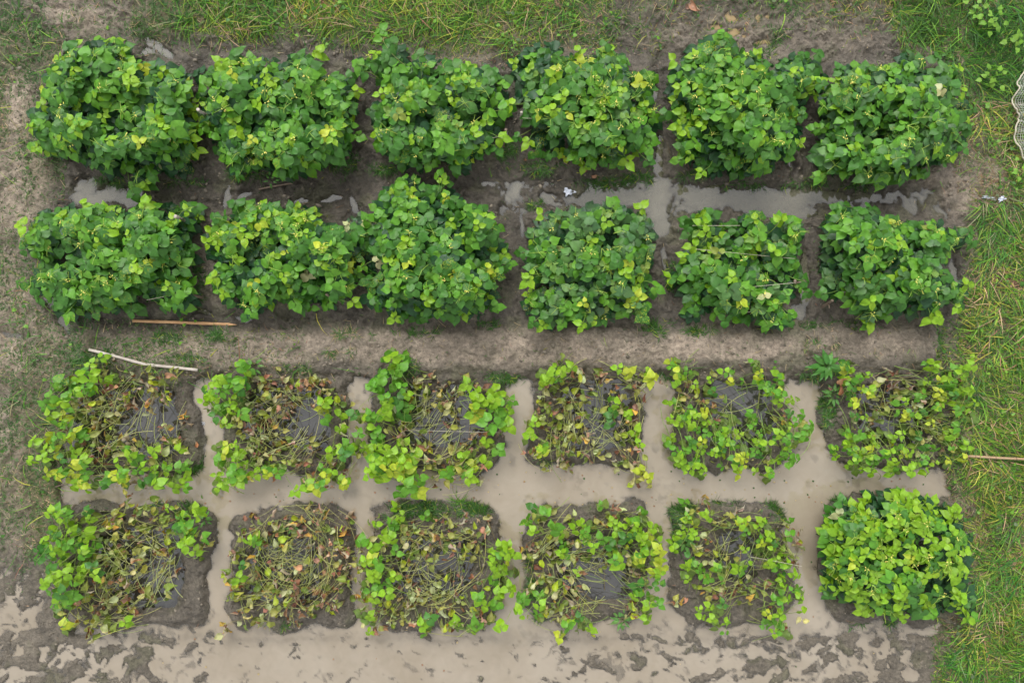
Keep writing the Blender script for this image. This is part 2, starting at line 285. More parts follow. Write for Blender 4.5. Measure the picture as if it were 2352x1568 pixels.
def water_mat(name, ca, cb, k, ior, bump=.0006):
    """silt-laden water: the mud below shows through only where it is shallow"""
    m, nt, out = newmat(name); L = nt.links
    geo = N(nt, 'ShaderNodeNewGeometry')
    d = N(nt, 'ShaderNodeAttribute', attribute_name='depth')
    n1 = N(nt, 'ShaderNodeTexNoise'); n1.inputs['Scale'].default_value = 1.6; n1.inputs['Detail'].default_value = 4
    n2 = N(nt, 'ShaderNodeTexNoise'); n2.inputs['Scale'].default_value = 9; n2.inputs['Detail'].default_value = 3; n2.inputs['Distortion'].default_value = 1.2
    n3 = N(nt, 'ShaderNodeTexNoise'); n3.inputs['Scale'].default_value = 20; n3.inputs['Detail'].default_value = 2
    for n in (n1, n2, n3): L.new(geo.outputs['Position'], n.inputs['Vector'])
    mr = N(nt, 'ShaderNodeMapRange'); mr.inputs[1].default_value = .38; mr.inputs[2].default_value = .62
    L.new(math_n(nt, 'MULTIPLY_ADD', n2.outputs['Fac'], .25, math_n(nt, 'MULTIPLY', n1.outputs['Fac'], .75)), mr.inputs[0])
    c = mixc(nt, mr.outputs[0], ca, cb)
    silt = N(nt, 'ShaderNodeBsdfDiffuse'); L.new(c, silt.inputs['Color'])
    tr = N(nt, 'ShaderNodeBsdfTransparent')
    a = math_n(nt, 'SUBTRACT', 1.0, math_n(nt, 'EXPONENT', math_n(nt, 'MULTIPLY', math_n(nt, 'MAXIMUM', d.outputs['Fac'], 0.0), -k)))
    mx = N(nt, 'ShaderNodeMixShader'); L.new(a, mx.inputs[0]); L.new(tr.outputs[0], mx.inputs[1]); L.new(silt.outputs[0], mx.inputs[2])
    gl = N(nt, 'ShaderNodeBsdfGlossy'); gl.inputs['Roughness'].default_value = .02
    bp = N(nt, 'ShaderNodeBump'); bp.inputs['Strength'].default_value = .25; bp.inputs['Distance'].default_value = bump
    L.new(n3.outputs['Fac'], bp.inputs['Height']); L.new(bp.outputs['Normal'], gl.inputs['Normal'])
    fr = N(nt, 'ShaderNodeFresnel'); fr.inputs['IOR'].default_value = ior
    m2 = N(nt, 'ShaderNodeMixShader'); L.new(fr.outputs[0], m2.inputs[0]); L.new(mx.outputs[0], m2.inputs[1]); L.new(gl.outputs[0], m2.inputs[2])
    L.new(m2.outputs[0], out.inputs['Surface'])
    return m

def leaf_mat(name, source, veins=True, transl=.3, dusty=0.0, rough=.48):
    m, nt, out = newmat(name); L = nt.links
    if source == 'OBJECT':
        oi = N(nt, 'ShaderNodeObjectInfo'); c = oi.outputs['Color']
    else:
        at = N(nt, 'ShaderNodeAttribute', attribute_name='Col'); c = at.outputs['Color']
    geo = N(nt, 'ShaderNodeNewGeometry')
    if veins:
        uv = N(nt, 'ShaderNodeUVMap'); sp = N(nt, 'ShaderNodeSeparateXYZ'); L.new(uv.outputs[0], sp.inputs[0])
        t, u = sp.outputs[0], math_n(nt, 'ABSOLUTE', math_n(nt, 'SUBTRACT', sp.outputs[1], .5))
        mid = math_n(nt, 'SUBTRACT', 1.0, math_n(nt, 'MULTIPLY', u, 28.0), clamp=True)
        sv = math_n(nt, 'SINE', math_n(nt, 'MULTIPLY', math_n(nt, 'SUBTRACT', t, math_n(nt, 'MULTIPLY', u, .75)), 44.0))
        sv = math_n(nt, 'MULTIPLY', math_n(nt, 'SUBTRACT', sv, .72, clamp=True), 1.2)
        v = math_n(nt, 'MAXIMUM', math_n(nt, 'MULTIPLY', mid, .5), sv, clamp=True)
        c = mixc(nt, math_n(nt, 'MULTIPLY', v, .35), c, mixc(nt, 1.0, c, (1.5, 1.35, 1.3), 'MULTIPLY'))
        base = N(nt, 'ShaderNodeMapRange'); base.inputs[1].default_value = .2; base.inputs[2].default_value = .02; base.inputs[3].default_value = 0; base.inputs[4].default_value = .6
        L.new(math_n(nt, 'ADD', t, math_n(nt, 'MULTIPLY', u, .5)), base.inputs[0])
        c = mixc(nt, base.outputs[0], c, mixc(nt, 1.0, c, (.5, .36, .45), 'MULTIPLY'))
    n1 = N(nt, 'ShaderNodeTexNoise'); n1.inputs['Scale'].default_value = 34; n1.inputs['Detail'].default_value = 4
    L.new(geo.outputs['Position'], n1.inputs['Vector'])
    c = mixc(nt, 1.0, c, math_n(nt, 'MULTIPLY_ADD', n1.outputs['Fac'], .8, .6), 'MULTIPLY')
    # pale mosaic mottling and bite spots on some leaves
    n2 = N(nt, 'ShaderNodeTexNoise'); n2.inputs['Scale'].default_value = 95; n2.inputs['Detail'].default_value = 2
    L.new(geo.outputs['Position'], n2.inputs['Vector'])
    n4 = N(nt, 'ShaderNodeTexNoise'); n4.inputs['Scale'].default_value = 3.5; L.new(geo.outputs['Position'], n4.inputs['Vector'])
    sel = math_n(nt, 'MULTIPLY', math_n(nt, 'SUBTRACT', n4.outputs['Fac'], .6, clamp=True), 9.0, clamp=True)
    spt = math_n(nt, 'MULTIPLY', math_n(nt, 'SUBTRACT', n2.outputs['Fac'], .54, clamp=True), 12.0, clamp=True)
    c = mixc(nt, math_n(nt, 'MULTIPLY', math_n(nt, 'MULTIPLY', sel, spt), .55), c, lin(200, 200, 60))
    bite = math_n(nt, 'GREATER_THAN', n2.outputs['Fac'], .735)
    c = mixc(nt, math_n(nt, 'MULTIPLY', bite, .7), c, (.05, .035, .02))
    under = mixc(nt, .42, c, (.36, .42, .30))
    c = mixc(nt, geo.outputs['Backfacing'], c, under)
    b = N(nt, 'ShaderNodeBsdfPrincipled'); L.new(c, b.inputs['Base Color'])
    b.inputs['Roughness'].default_value = rough; b.inputs['Specular IOR Level'].default_value = .42
    tl = N(nt, 'ShaderNodeBsdfTranslucent')
    L.new(mixc(nt, 1.0, c, (1.25, 1.2, .55), 'MULTIPLY'), tl.inputs['Color'])
    mx = N(nt, 'ShaderNodeMixShader'); mx.inputs[0].default_value = transl
    L.new(b.outputs[0], mx.inputs[1]); L.new(tl.outputs[0], mx.inputs[2]); L.new(mx.outputs[0], out.inputs['Surface'])
    return m

def attr_mat(name, rough=.6, transl=0.0):
    m, nt, out = newmat(name); L = nt.links
    at = N(nt, 'ShaderNodeAttribute', attribute_name='Col')
    b = N(nt, 'ShaderNodeBsdfPrincipled'); b.inputs['Roughness'].default_value = rough; b.inputs['Specular IOR Level'].default_value = .3
    geo = N(nt, 'ShaderNodeNewGeometry'); n1 = N(nt, 'ShaderNodeTexNoise'); n1.inputs['Scale'].default_value = 60
    L.new(geo.outputs['Position'], n1.inputs['Vector'])
    c = mixc(nt, 1.0, at.outputs['Color'], math_n(nt, 'MULTIPLY_ADD', n1.outputs['Fac'], .8, .6), 'MULTIPLY')
    L.new(c, b.inputs['Base Color'])
    if transl:
        tl = N(nt, 'ShaderNodeBsdfTranslucent'); L.new(c, tl.inputs['Color'])
        mx = N(nt, 'ShaderNodeMixShader'); mx.inputs[0].default_value = transl
        L.new(b.outputs[0], mx.inputs[1]); L.new(tl.outputs[0], mx.inputs[2]); L.new(mx.outputs[0], out.inputs['Surface'])
    else: L.new(b.outputs[0], out.inputs['Surface'])
    return m

def wood_mat(name, ca, cb, scale=(6, 90, 90)):
    m, nt, out = newmat(name); L = nt.links
    b = N(nt, 'ShaderNodeBsdfPrincipled'); b.inputs['Roughness'].default_value = .6
    tc = N(nt, 'ShaderNodeTexCoord'); mp = N(nt, 'ShaderNodeMapping'); mp.inputs['Scale'].default_value = scale
    L.new(tc.outputs['Object'], mp.inputs['Vector'])
    n1 = N(nt, 'ShaderNodeTexNoise'); n1.inputs['Scale'].default_value = 1; n1.inputs['Detail'].default_value = 4; L.new(mp.outputs[0], n1.inputs['Vector'])
    n2 = N(nt, 'ShaderNodeTexNoise'); n2.inputs['Scale'].default_value = 14; L.new(tc.outputs['Object'], n2.inputs['Vector'])
    f = math_n(nt, 'MULTIPLY_ADD', n1.outputs['Fac'], .7, math_n(nt, 'MULTIPLY_ADD', n2.outputs['Fac'], 1.2, -.45), clamp=True)
    L.new(mixc(nt, f, ca, cb), b.inputs['Base Color'])
    bp = N(nt, 'ShaderNodeBump'); bp.inputs['Distance'].default_value = .002; L.new(n1.outputs['Fac'], bp.inputs['Height']); L.new(bp.outputs[0], b.inputs['Normal'])
    L.new(b.outputs[0], out.inputs['Surface'])
    return m

M = {}
M['mud'] = ground_mat()
M['silt'] = water_mat('silty_water', lin(142, 130, 112), lin(156, 145, 129), 80, 1.8)
M['channel'] = water_mat('channel_water', lin(106, 101, 86), lin(124, 119, 105), 60, 2.0)
M['pool'] = water_mat('dark_pool_water', lin(48, 46, 44), lin(66, 64, 62), 55, 2.1)
M['ochre'] = water_mat('ochre_water', lin(160, 138, 100), lin(146, 128, 98), 120, 1.4)
M['leafo'] = leaf_mat('bean_leaf', 'OBJECT')
M['leafv'] = leaf_mat('bean_leaf_inner', 'ATTR')
M['dryo'] = leaf_mat('dead_leaf', 'OBJECT', transl=.12, rough=.7)
M['stem'] = attr_mat('stems', .55)
M['grass'] = attr_mat('grass', .55, .25)

# ------------------------------------------------------------------ ground height field
def grow(a, first, ratio, n, sign):
    out = []; s = first
    for i in range(n):
        a = a + sign * s; out.append(a); s *= ratio
    return out
ST = 3.4
xs = np.arange(-290, 2644, ST); ys = np.arange(-250, 1820, ST)
xs = np.array(grow(xs[0], ST * 1.3, 1.3, 29, -1)[::-1] + list(xs) + grow(xs[-1], ST * 1.3, 1.3, 29, 1))
ys = np.array(grow(ys[0], ST * 1.3, 1.3, 29, -1)[::-1] + list(ys) + grow(ys[-1], ST * 1.3, 1.3, 29, 1))

def grass_density(X, Y):
    keys = sorted(GR)
    xq = np.clip(X, -5000, 2699)
    prof = []
    for k in keys:
        ends = np.array([e for e, _ in GR[k]]); vals = np.array([v for _, v in GR[k]])
        prof.append(vals[np.clip(np.searchsorted(ends, xq), 0, len(vals) - 1)])
    prof = np.array(prof)
    yc = np.clip(Y, keys[0], keys[-1] - 1e-3)
    i = np.clip(np.searchsorted(keys, yc, side='right') - 1, 0, len(keys) - 2)
    ka = np.array(keys, float); t = (yc - ka[i]) / (ka[i + 1] - ka[i]); t = np.clip(t, 0, 1)
    idx = np.arange(prof.shape[1])
    return prof[i, idx] * (1 - t) + prof[i + 1, idx] * t

def terrain(X, Y):
    """X, Y flat arrays in layout units -> height (m), dryness, mudchurn"""
    w1 = (fbm(X, Y, 60, 4, 1) - .5) * 44; w2 = (fbm(X, Y, 60, 4, 3) - .5) * 44
    w3 = (fbm(X, Y, 16, 3, 12) - .5) * 16; w4 = (fbm(X, Y, 16, 3, 7) - .5) * 16
    Xw, Yw = X + w1 * .55 + w3 * .9, Y + w2 * .55 + w4 * .9
    Xs, Ys = X + w1, Y + w2
    w5 = (fbm(X, Y, 95, 2, 6) - .5) * 34; w6 = (fbm(X, Y, 95, 2, 10) - .5) * 34
    crease = np.exp(-(np.abs(2 * fbm(Xs, Ys, 34, 3, 12) - 1) / .09) ** 2) + .7 * np.exp(-(np.abs(2 * fbm(X + w3, Y + w4, 17, 2, 2) - 1) / .10) ** 2)
    big = fbm(X, Y, 170, 3, 2); med = fbm(Xs, Ys, 42, 5, 4, .55); fine = fbm(X, Y, 9, 3, 6)
    ridge = 1 - np.abs(2 * fbm(Xs * 1.1, Ys, 30, 3, 8) - 1)          # churned lips between foot holes
    ridge = np.power(ridge, 3)
    # dryness of open mud
    dry = np.zeros_like(X)
    def blob(cx, cy, rx, ry, a): 
        nonlocal dry
        dry = np.maximum(dry, a * (1 - sst(.35, 1.2, np.hypot((X - cx) / rx, (Y - cy) / ry))))
    for b in ((45, 240, 50, 90, 1), (35, 420, 90, 150, .75), (60, 800, 120, 110, .8), (30, 700, 60, 160, .6), (20, 1010, 70, 120, .55), (50, 1180, 60, 100, .5), (200, 40, 170, 60, .55),
              (1190, 800, 480, 48, .75), (1650, 795, 260, 34, 1), (560, 800, 380, 44, .6), (1980, 790, 180, 40, .45), (800, 790, 220, 40, .6), (1750, 80, 300, 80, .3), (2230, 440, 90, 100, .7), (2150, 400, 90, 40, .5),
              (2300, 460, 90, 200, .6), (2230, 1120, 60, 200, .3)): blob(*b)
    dry = np.clip(dry * (.1 + 1.7 * fbm(X, Y, 38, 4, 5, .6)), 0, 1)
    # open land
    clod = fbm(X + w4, Y + w3, 13, 3, 10)
    h = .036 + .024 * (big - .5) + .034 * (med - .5) + .012 * (ridge - .3) + .026 * (clod - .5) + .012 * (fine - .5)
    churn = np.clip(1 - sst(0, 60, sdbox(X, Y, 150, 2230, 395, 480, 20)), 0, 1)
    for g in ((440, 495, 100, 470), (805, 860, 100, 740), (1140, 1215, 130, 740), (1490, 1555, 100, 740), (1840, 1900, 150, 740)):
        churn = np.maximum(churn, 1 - sst(0, 26, sdbox(X, Y, *g, 10)))
    churn = np.maximum(churn, 1 - sst(0, 60, sdbox(X, Y, 1420, 2100, 20, 130, 20)))
    churn = np.maximum(churn, 1 - sst(0, 50, sdbox(X, Y, 330, 1000, 95, 130, 20)))
    churn = np.maximum(churn, (1 - sst(0, 50, sdbox(X, Y, 60, 330, -80, 80, 20))) * .8)
    churn = np.maximum(churn, 1 - sst(0, 40, sdbox(X, Y, 2165, 2215, 500, 860, 20)))
    churn = np.maximum(churn, .9 * (1 - sst(0, 30, sdbox(X, Y, 100, 900, 715, 748, 10))))
    hc = .020 + .075 * (med - .5) + .030 * (ridge - .35) + .026 * (fbm(Xs, Ys, 14, 3, 9) - .5) + .008 * (fine - .5)
    hc = hc - .012 * crease - .015 * (1 - sst(0, 30, sdbox(X, Y, 950, 2190, 428, 486, 20)))
    hc = np.where((np.abs(Y - 458) < 40) & (X > 900), hc, np.maximum(hc, .0035 + .006 * fine))
    h = h - .010 * crease
    h = h * (1 - churn) + hc * churn
    # walked bank between second and third row, and low soil beds of the upper rows
    bank = 1 - sst(-14, 26, sdbox(Xw, Yw, 190, 2150, 762, 848, 20))
    h = h + bank * (.040 + .036 * (fbm(X, Y, 46, 3, 10) - .5) + .03 * (med - .5))
    for g in BEDS1 + BEDS2:
        h = h + .040 * (1 - sst(-16, 16, sdbox(Xw, Yw, *g, 26)))
    # puddles of the upper half
    pud = np.full_like(X, 1e3)
    wx, wy = X + w1 * .6 + w3 * 1.8, Y + w2 * .6 + w4 * 1.8
    for p in PUDDLES:
        f = min(1.0, min(p[2], p[3]) / 24 + .15)
        pud = np.minimum(pud, sdell(X + (wx - X) * f, Y + (wy - Y) * f, *p))
    pm = 1 - sst(-3, 5, pud)
    h = h * (1 - pm) + (-.012 - .012 * sst(0, -14, pud) + .030 * np.maximum(med - .56, 0) * (np.abs(Y - 455) < 60)) * pm
    # flooded channels
    ch = np.full_like(X, 1e3)
    for c in CHANNELS: ch = np.minimum(ch, sdbox(Xw, Yw, *c[:4], c[4]))
    cm = 1 - sst(-6, 8, ch)
    floor = -.034 * sst(6, -34, ch) - .008 + .022 * (med - .5) + .022 * sst(.66, .78, fbm(X, Y, 26, 3, 13))
    h = h * (1 - cm) + floor * cm
    # flooded field along the bottom, mud islands standing out of it
    Xb, Yb = X + w1 * 1.5 + w5 * 1.6, Y + w2 * 1.5 + w6 * 1.6
    bot = np.minimum(sdbox(Xb, Yw, -900, 2140, 1436, 2600, 40), sdbox(Xb, Yb, -900, 140, 1285, 2600, 50))
    bm = 1 - sst(-60, 40, bot)
    ang = -.5; u = Xs * math.cos(ang) + Ys * math.sin(ang); v = -Xs * math.sin(ang) + Ys * math.cos(ang)
    il = fbm(u / 1.8, v, 19, 4, 5, .5)
    ir = fbm(Xs / 1.35, Ys, 18, 4, 11, .5)
    tx = np.clip((X - 250) / 240, 0, 1)
    isl = il * (1 - tx) + ir * tx
    bias = np.interp(X, [-900, 0, 150, 300, 430, 620, 1150, 1350, 1600, 1800, 2000, 2150, 2400], [.045, .035, .015, -.03, -.17, -.32, -.32, -.21, -.12, -.08, -.03, .04, .12])
    bias = bias + np.interp(Y, [1280, 1330, 1440, 1500, 1568, 1700], [.14, .04, -.005, 0, .014, .02])
    hb = np.clip((isl - .5 + bias) * np.interp(X, [250, 500], [.25, .17]), -.03, .008) + .024 * (fbm(Xs, Ys, 13, 3, 14) - .5) + .012 * (med - .5)
    hb = np.where(hb < -.012, -.022 + .018 * sst(.60, .74, fbm(Xs, Ys, 22, 3, 1) - np.interp(X, [350, 600, 1200, 1400], [0, .1, .1, 0])) + .3 * (hb + .012), hb)
    h = h * (1 - bm) + hb * bm
    # raised mud rims of the lower beds and the pools inside them
    inpool = np.zeros_like(X, dtype=bool); rim = np.zeros_like(X)
    for g, bq in zip(BEDS3 + BEDS4, BAS3 + BAS4):
        s = sdbox(X + w1 * .75 + w5 + w3 * .8, Y + w2 * .75 + w6 + w4 * .8, *g, 56); q = sdbox(X + w1 * .9 + w3 * 1.2, Y + w2 * .9 + w4 * 1.2, *bq, 48)
        r = 1 - sst(-30, 7, s)
        top = .052 + .024 * (fbm(X, Y, 50, 3, 15) - .5) + .046 * (med - .5) + .016 * (ridge - .3) + .036 * (clod - .5) + .016 * (fine - .5)
        h = h * (1 - r) + np.maximum(top - .013 * crease, h) * r
        bq_m = 1 - sst(-34, 14, q)
        h = h * (1 - bq_m) + (-.035 + .03 * (med - .5)) * bq_m
        inpool |= (q < 14); rim = np.maximum(rim, r)
    # cracked rim of the third bottom bed
    ck = np.abs(X - (1118 + 6 * np.sin(Y / 17) + w3 * .5)) ; h = h - .05 * (1 - sst(1, 5, ck)) * ((Y > 1195) & (Y < 1262))
    far = sst(0, 2500, np.maximum(np.maximum(-290 - X, X - 2640), np.maximum(-250 - Y, Y - 1820)))
    h = h * (1 - far) + .03 * far
    return h, dry, churn, np.maximum(bm, cm), inpool, rim, med

GX, GY = np.meshgrid(xs, ys)
nx, ny = len(xs), len(ys)
fX, fY = GX.ravel(), GY.ravel()
hgt, dry, churn, wetz, inpool, rim, med = terrain(fX, fY)
gd = np.where((fX < -285) | (fY < -245) | (fX > 2640), .6, grass_density(fX, fY))
V = np.stack([(fX - CX) / K, (CY - fY) / K, hgt], 1)
ii = (np.arange(ny - 1)[:, None] * nx + np.arange(nx - 1)[None, :]).ravel()
F = np.stack([ii, ii + nx, ii + nx + 1, ii + 1], 1)
c_wet = lin(80, 74, 66); c_mid = lin(106, 98, 86); c_dry = lin(154, 140, 125); c_thatch = lin(92, 86, 58)
lowland = np.clip(1 - (hgt - .002) / .03, 0, 1)
wet = np.clip(.25 + .55 * churn + .5 * np.maximum(lowland, 0) * (1 - wetz * (fY > 1270)) - dry * .9 + .3 * rim, 0, 1)
tone = fbm(fX, fY, 90, 4, 9)
C = c_mid[None] * (1 - wet[:, None]) + c_wet[None] * wet[:, None]
d2 = np.clip(dry * (.6 + .9 * tone), 0, 1)[:, None]
C = C * (1 - d2) + c_dry[None] * d2
gm = np.clip(gd * 1.1, 0, .9)[:, None]; C = C * (1 - gm) + c_thatch[None] * gm
gb = (sst(.5, .7, fbm(fX, fY, 40, 3, 2)) * .35 * (1 - dry) * (1 - gd))[:, None]      # algae bloom on damp soil
C = C * (1 - gb) + lin(88, 90, 62)[None] * gb
C *= (.66 + .76 * fbm(fX, fY, 28, 4, 5, .65))[:, None]
me = mesh_np('ground', V, F, M['mud'], C)
a = me.attributes.new('wet', 'FLOAT', 'POINT'); a.data.foreach_set('value', wet.astype(np.float32))
ground = link('ground', me); tag(ground, kind='structure')

def hz(px, py):
    """ground height under layout points (bilinear)"""
    px = np.asarray(px, float); py = np.asarray(py, float)
    i = np.clip(np.searchsorted(xs, px) - 1, 0, nx - 2); j = np.clip(np.searchsorted(ys, py) - 1, 0, ny - 2)
    tx = np.clip((px - xs[i]) / (xs[i + 1] - xs[i]), 0, 1); ty = np.clip((py - ys[j]) / (ys[j + 1] - ys[j]), 0, 1)
    Hm = hgt.reshape(ny, nx)
    return (Hm[j, i] * (1 - tx) + Hm[j, i + 1] * tx) * (1 - ty) + (Hm[j + 1, i] * (1 - tx) + Hm[j + 1, i + 1] * tx) * ty

# water sheets cut from the same grid, only where the ground dips under the level
def water_sheet(name, level, mask, mat, kind='structure'):
    dep = level - hgt
    m = (dep > -.002) & mask & (fX > -900) & (fX < 3200) & (fY > -900) & (fY < 2500)
    fm = m[F].any(axis=1)
    f = F[fm]; used, inv = np.unique(f, return_inverse=True)
    v = V[used].copy(); v[:, 2] = level
    me = mesh_np(name, v, inv.reshape(-1, 4), mat)
    a = me.attributes.new('depth', 'FLOAT', 'POINT'); a.data.foreach_set('value', dep[used].astype(np.float32))
    o = link(name, me); tag(o, kind=kind); return o
ochre = (fY < 120) & (fX > 1400) & (fX < 2200)
water_sheet('water', 0.0, (~inpool) & (fY > 800), M['silt'])
water_sheet('channel_water', 0.0, (~inpool) & (~ochre) & (fY <= 800), M['channel'])
water_sheet('puddle_water', 0.001, ochre, M['ochre'])
water_sheet('pool_water', 0.010, inpool, M['pool'])

# ------------------------------------------------------------------ leaflet meshes
def leaflet(kind, seed):
    r = random.Random(seed)
    ts = [.0, .12, .30, .52, .76, .93]; ws = [.20, .39, .455, .40, .22, .075]
    if kind == 'young': ws = [w * .88 for w in ws]
    fold = {'fresh': .12, 'young': .28, 'wilt': .42, 'dry': .6}[kind] * r.uniform(.6, 1.4)
    droop = {'fresh': .22, 'young': .10, 'wilt': .35, 'dry': .5}[kind] * r.uniform(.4, 1.5)
    wave = {'fresh': .04, 'young': .045, 'wilt': .08, 'dry': .14}[kind]
    twist = {'fresh': .1, 'young': .15, 'wilt': .6, 'dry': 1.2}[kind] * r.uniform(-1, 1)
    asym = r.uniform(-.07, .07); ph = r.uniform(0, 6)
    vs_, uv = [], []
    def put(t, u, w):
        y = u * w; z = 0
        au = abs(u)
        if kind in ('wilt', 'dry'):
            ang = fold * au * 1.6
            y = (1 if u > 0 else -1) * w * au * math.cos(ang); z = w * au * math.sin(ang)
        else: z = fold * w * au * 1.2 - .10 * au * au * w
        z -= droop * t * t; z += wave * math.sin(9 * t + ph + 2.5 * u) * (.25 + au)
        x = t - .05 * au * (t < .05) + (.02 * math.sin(5 * t + ph))
        a = twist * t; y, z = y * math.cos(a) - z * math.sin(a), y * math.sin(a) + z * math.cos(a)
        vs_.append((x, y, z)); uv.append((t, .5 + u * w))
    for t, w in zip(ts, ws):
        for u in (-1, -.5, 0, .5, 1):
            put(t, u * 1.0, w * (1 + asym * (1 if u > 0 else -1)))
    tip = len(vs_); put(1.07, 0, 0)
    base = len(vs_); put(.03, 0, 0)
    fs = []
    for i in range(len(ts) - 1):
        for j in range(4):
            a = i * 5 + j
            fs += [(a, a + 5, a + 1), (a + 1, a + 5, a + 6)]
    l = (len(ts) - 1) * 5
    for j in range(4): fs.append((l + j, tip, l + j + 1))
    return np.array(vs_), np.array(fs), np.array(uv)

LV = {}
for kind, n in (('fresh', 9), ('young', 5), ('wilt', 7), ('dry', 6)):
    LV[kind] = []
    for i in range(n):
        v, f, uv = leaflet(kind, hash(kind) % 1 + i * 13 + {'fresh': 1, 'young': 2, 'wilt': 3, 'dry': 4}[kind])
        me = mesh_np('leaf', v, f, M['dryo'] if kind == 'dry' else M['leafo'], None, True, uv)
        LV[kind].append((v, f, uv, me))

def rotm(rx, ry, rz):
    cx, sx, cy, sy, cz, sz = np.cos(rx), np.sin(rx), np.cos(ry), np.sin(ry), np.cos(rz), np.sin(rz)
    R = np.empty((len(rx), 3, 3))
    R[:, 0, 0] = cz * cy; R[:, 0, 1] = cz * sy * sx - sz * cx; R[:, 0, 2] = cz * sy * cx + sz * sx
    R[:, 1, 0] = sz * cy; R[:, 1, 1] = sz * sy * sx + cz * cx; R[:, 1, 2] = sz * sy * cx - cz * sx
    R[:, 2, 0] = -sy; R[:, 2, 1] = cy * sx; R[:, 2, 2] = cy * cx
    return R

class Leaves:
    """collects leaflets: (kind, pos, rot, length, colour, rank)"""
    def __init__(s): s.L = []
    def add(s, kind, p, rot, ln, c, rank): s.L.append((kind, random.randrange(len(LV[kind])), p, rot, ln, c, rank))
    def build(s, root, origin, nparts=300, stuff_name='inner_leaves'):
        s.L.sort(key=lambda q: -q[6])
        for kind, vi, p, rot, ln, c, _ in s.L[:nparts]:
            o = bpy.data.objects.new('leaf', LV[kind][vi][3])
            o.parent = root; o.location = (p[0] - origin[0], p[1] - origin[1], p[2] - origin[2])
            o.rotation_euler = rot; o.scale = (ln, ln, ln); o.color = (c[0], c[1], c[2], 1)
            col.objects.link(o)
        rest = s.L[nparts:]
        if not rest: return
        Vs, Fs, Us, Cs = [], [], [], []; off = 0
        for kind, vi, p, rot, ln, c, _ in rest:
            v, f, uv, _m = LV[kind][vi]
            R = rotm(*[np.array([q]) for q in rot])[0]
            Vs.append(v * ln @ R.T + (np.array(p) - np.array(origin))); Fs.append(f + off); Us.append(uv)
            Cs.append(np.tile(c, (len(v), 1))); off += len(v)
        me = mesh_np(stuff_name, np.concatenate(Vs), np.concatenate(Fs), M['leafv'], np.concatenate(Cs), True, np.concatenate(Us))
        tag(link(stuff_name, me, root), kind='stuff')

class Tubes:
    def __init__(s): s.V, s.F, s.C, s.n = [], [], [], 0
    def add(s, pts, r0, r1, c):
        pts = np.asarray(pts, float); n = len(pts); k = 3
        d = np.gradient(pts, axis=0); d /= np.linalg.norm(d, axis=1)[:, None] + 1e-9
        up = np.array([.13, .21, .97]); a = np.cross(d, up); a /= np.linalg.norm(a, axis=1)[:, None] + 1e-9; b = np.cross(a, d)
        rr = np.linspace(r0, r1, n)[:, None]
        ring = [pts + rr * (a * math.cos(2 * math.pi * q / k) + b * math.sin(2 * math.pi * q / k)) for q in range(k)]
        v = np.stack(ring, 1).reshape(-1, 3)
        f = []
        for i in range(n - 1):
            for q in range(k):
                f.append((i * k + q, i * k + (q + 1) % k, (i + 1) * k + (q + 1) % k, (i + 1) * k + q))
        s.V.append(v); s.F.append(np.array(f) + s.n); s.C.append(np.tile(c, (len(v), 1))); s.n += len(v)
    def build(s, name, root=None, origin=(0, 0, 0), mat=None):
        if not s.V: return None
        me = mesh_np(name, np.concatenate(s.V) - np.array(origin), np.concatenate(s.F), mat or M['stem'], np.concatenate(s.C))
        return link(name, me, root)

def curve_pts(a, b, sag, n=7, side=0.0):
    a = np.array(a, float); b = np.array(b, float); t = np.linspace(0, 1, n)[:, None]
    d = b - a; perp = np.array([-d[1], d[0], 0])
    return a + d * t + np.array([0, 0, 1]) * sag * 4 * t * (1 - t) + perp * side * 4 * t * (1 - t)

# leaf colours (linear albedo)
def jit(c, a=.16):
    k = random.uniform(1 - a, 1 + a)
    return np.clip(c * k * np.array([random.uniform(1 - a * .6, 1 + a * .6), 1, random.uniform(1 - a, 1 + a)]), .004, .9)
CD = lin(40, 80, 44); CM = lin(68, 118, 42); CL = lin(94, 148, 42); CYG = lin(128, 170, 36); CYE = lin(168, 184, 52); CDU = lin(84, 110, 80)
CW = lin(156, 160, 82); CWP = lin(184, 186, 134); CB = lin(136, 98, 76); CBL = lin(170, 126, 100); CO = lin(190, 156, 70); CST = lin(158, 162, 98)

def trifoliate(lv, node, az, L, c, rank, young=False, tilt=(.0, .6), cf=None):
    kind = 'young' if young else 'fresh'
    lean = random.uniform(0, .35)
    la = random.uniform(0, 6.28)
    for k, (da, ls) in enumerate(((0, 1.0), (1.45, .92), (-1.45, .92))):
        if random.random() < .06: continue
        a = az + da + random.uniform(-.3, .3)
        pitch = random.uniform(*tilt) + lean * math.cos(a - la)
        roll = random.uniform(-.35, .35) + lean * math.sin(a - la)
        off = .02 if k == 0 else .004
        p = (node[0] + math.cos(a) * off, node[1] + math.sin(a) * off, node[2] + random.uniform(-.006, .006))
        lv.add(kind, p, (roll, pitch, a), L * ls * random.uniform(.9, 1.1), jit(c, .12), rank + random.uniform(-.02, .02))

def in_poly(px, py, poly):
    ins = np.zeros(px.shape, bool); n = len(poly)
    for i in range(n):
        x0, y0 = poly[i]; x1, y1 = poly[(i + 1) % n]
        c = ((y0 > py) != (y1 > py)) & (px < (x1 - x0) * (py - y0) / (y1 - y0 + 1e-9) + x0)
        ins ^= c
    return ins
def edge_dist(px, py, poly):
    d = np.full(px.shape, 1e9); n = len(poly)
    for i in range(n):
        x0, y0 = poly[i]; x1, y1 = poly[(i + 1) % n]
        dx, dy = x1 - x0, y1 - y0; t = np.clip(((px - x0) * dx + (py - y0) * dy) / (dx * dx + dy * dy), 0, 1)
        d = np.minimum(d, np.hypot(px - x0 - t * dx, py - y0 - t * dy))
    return d

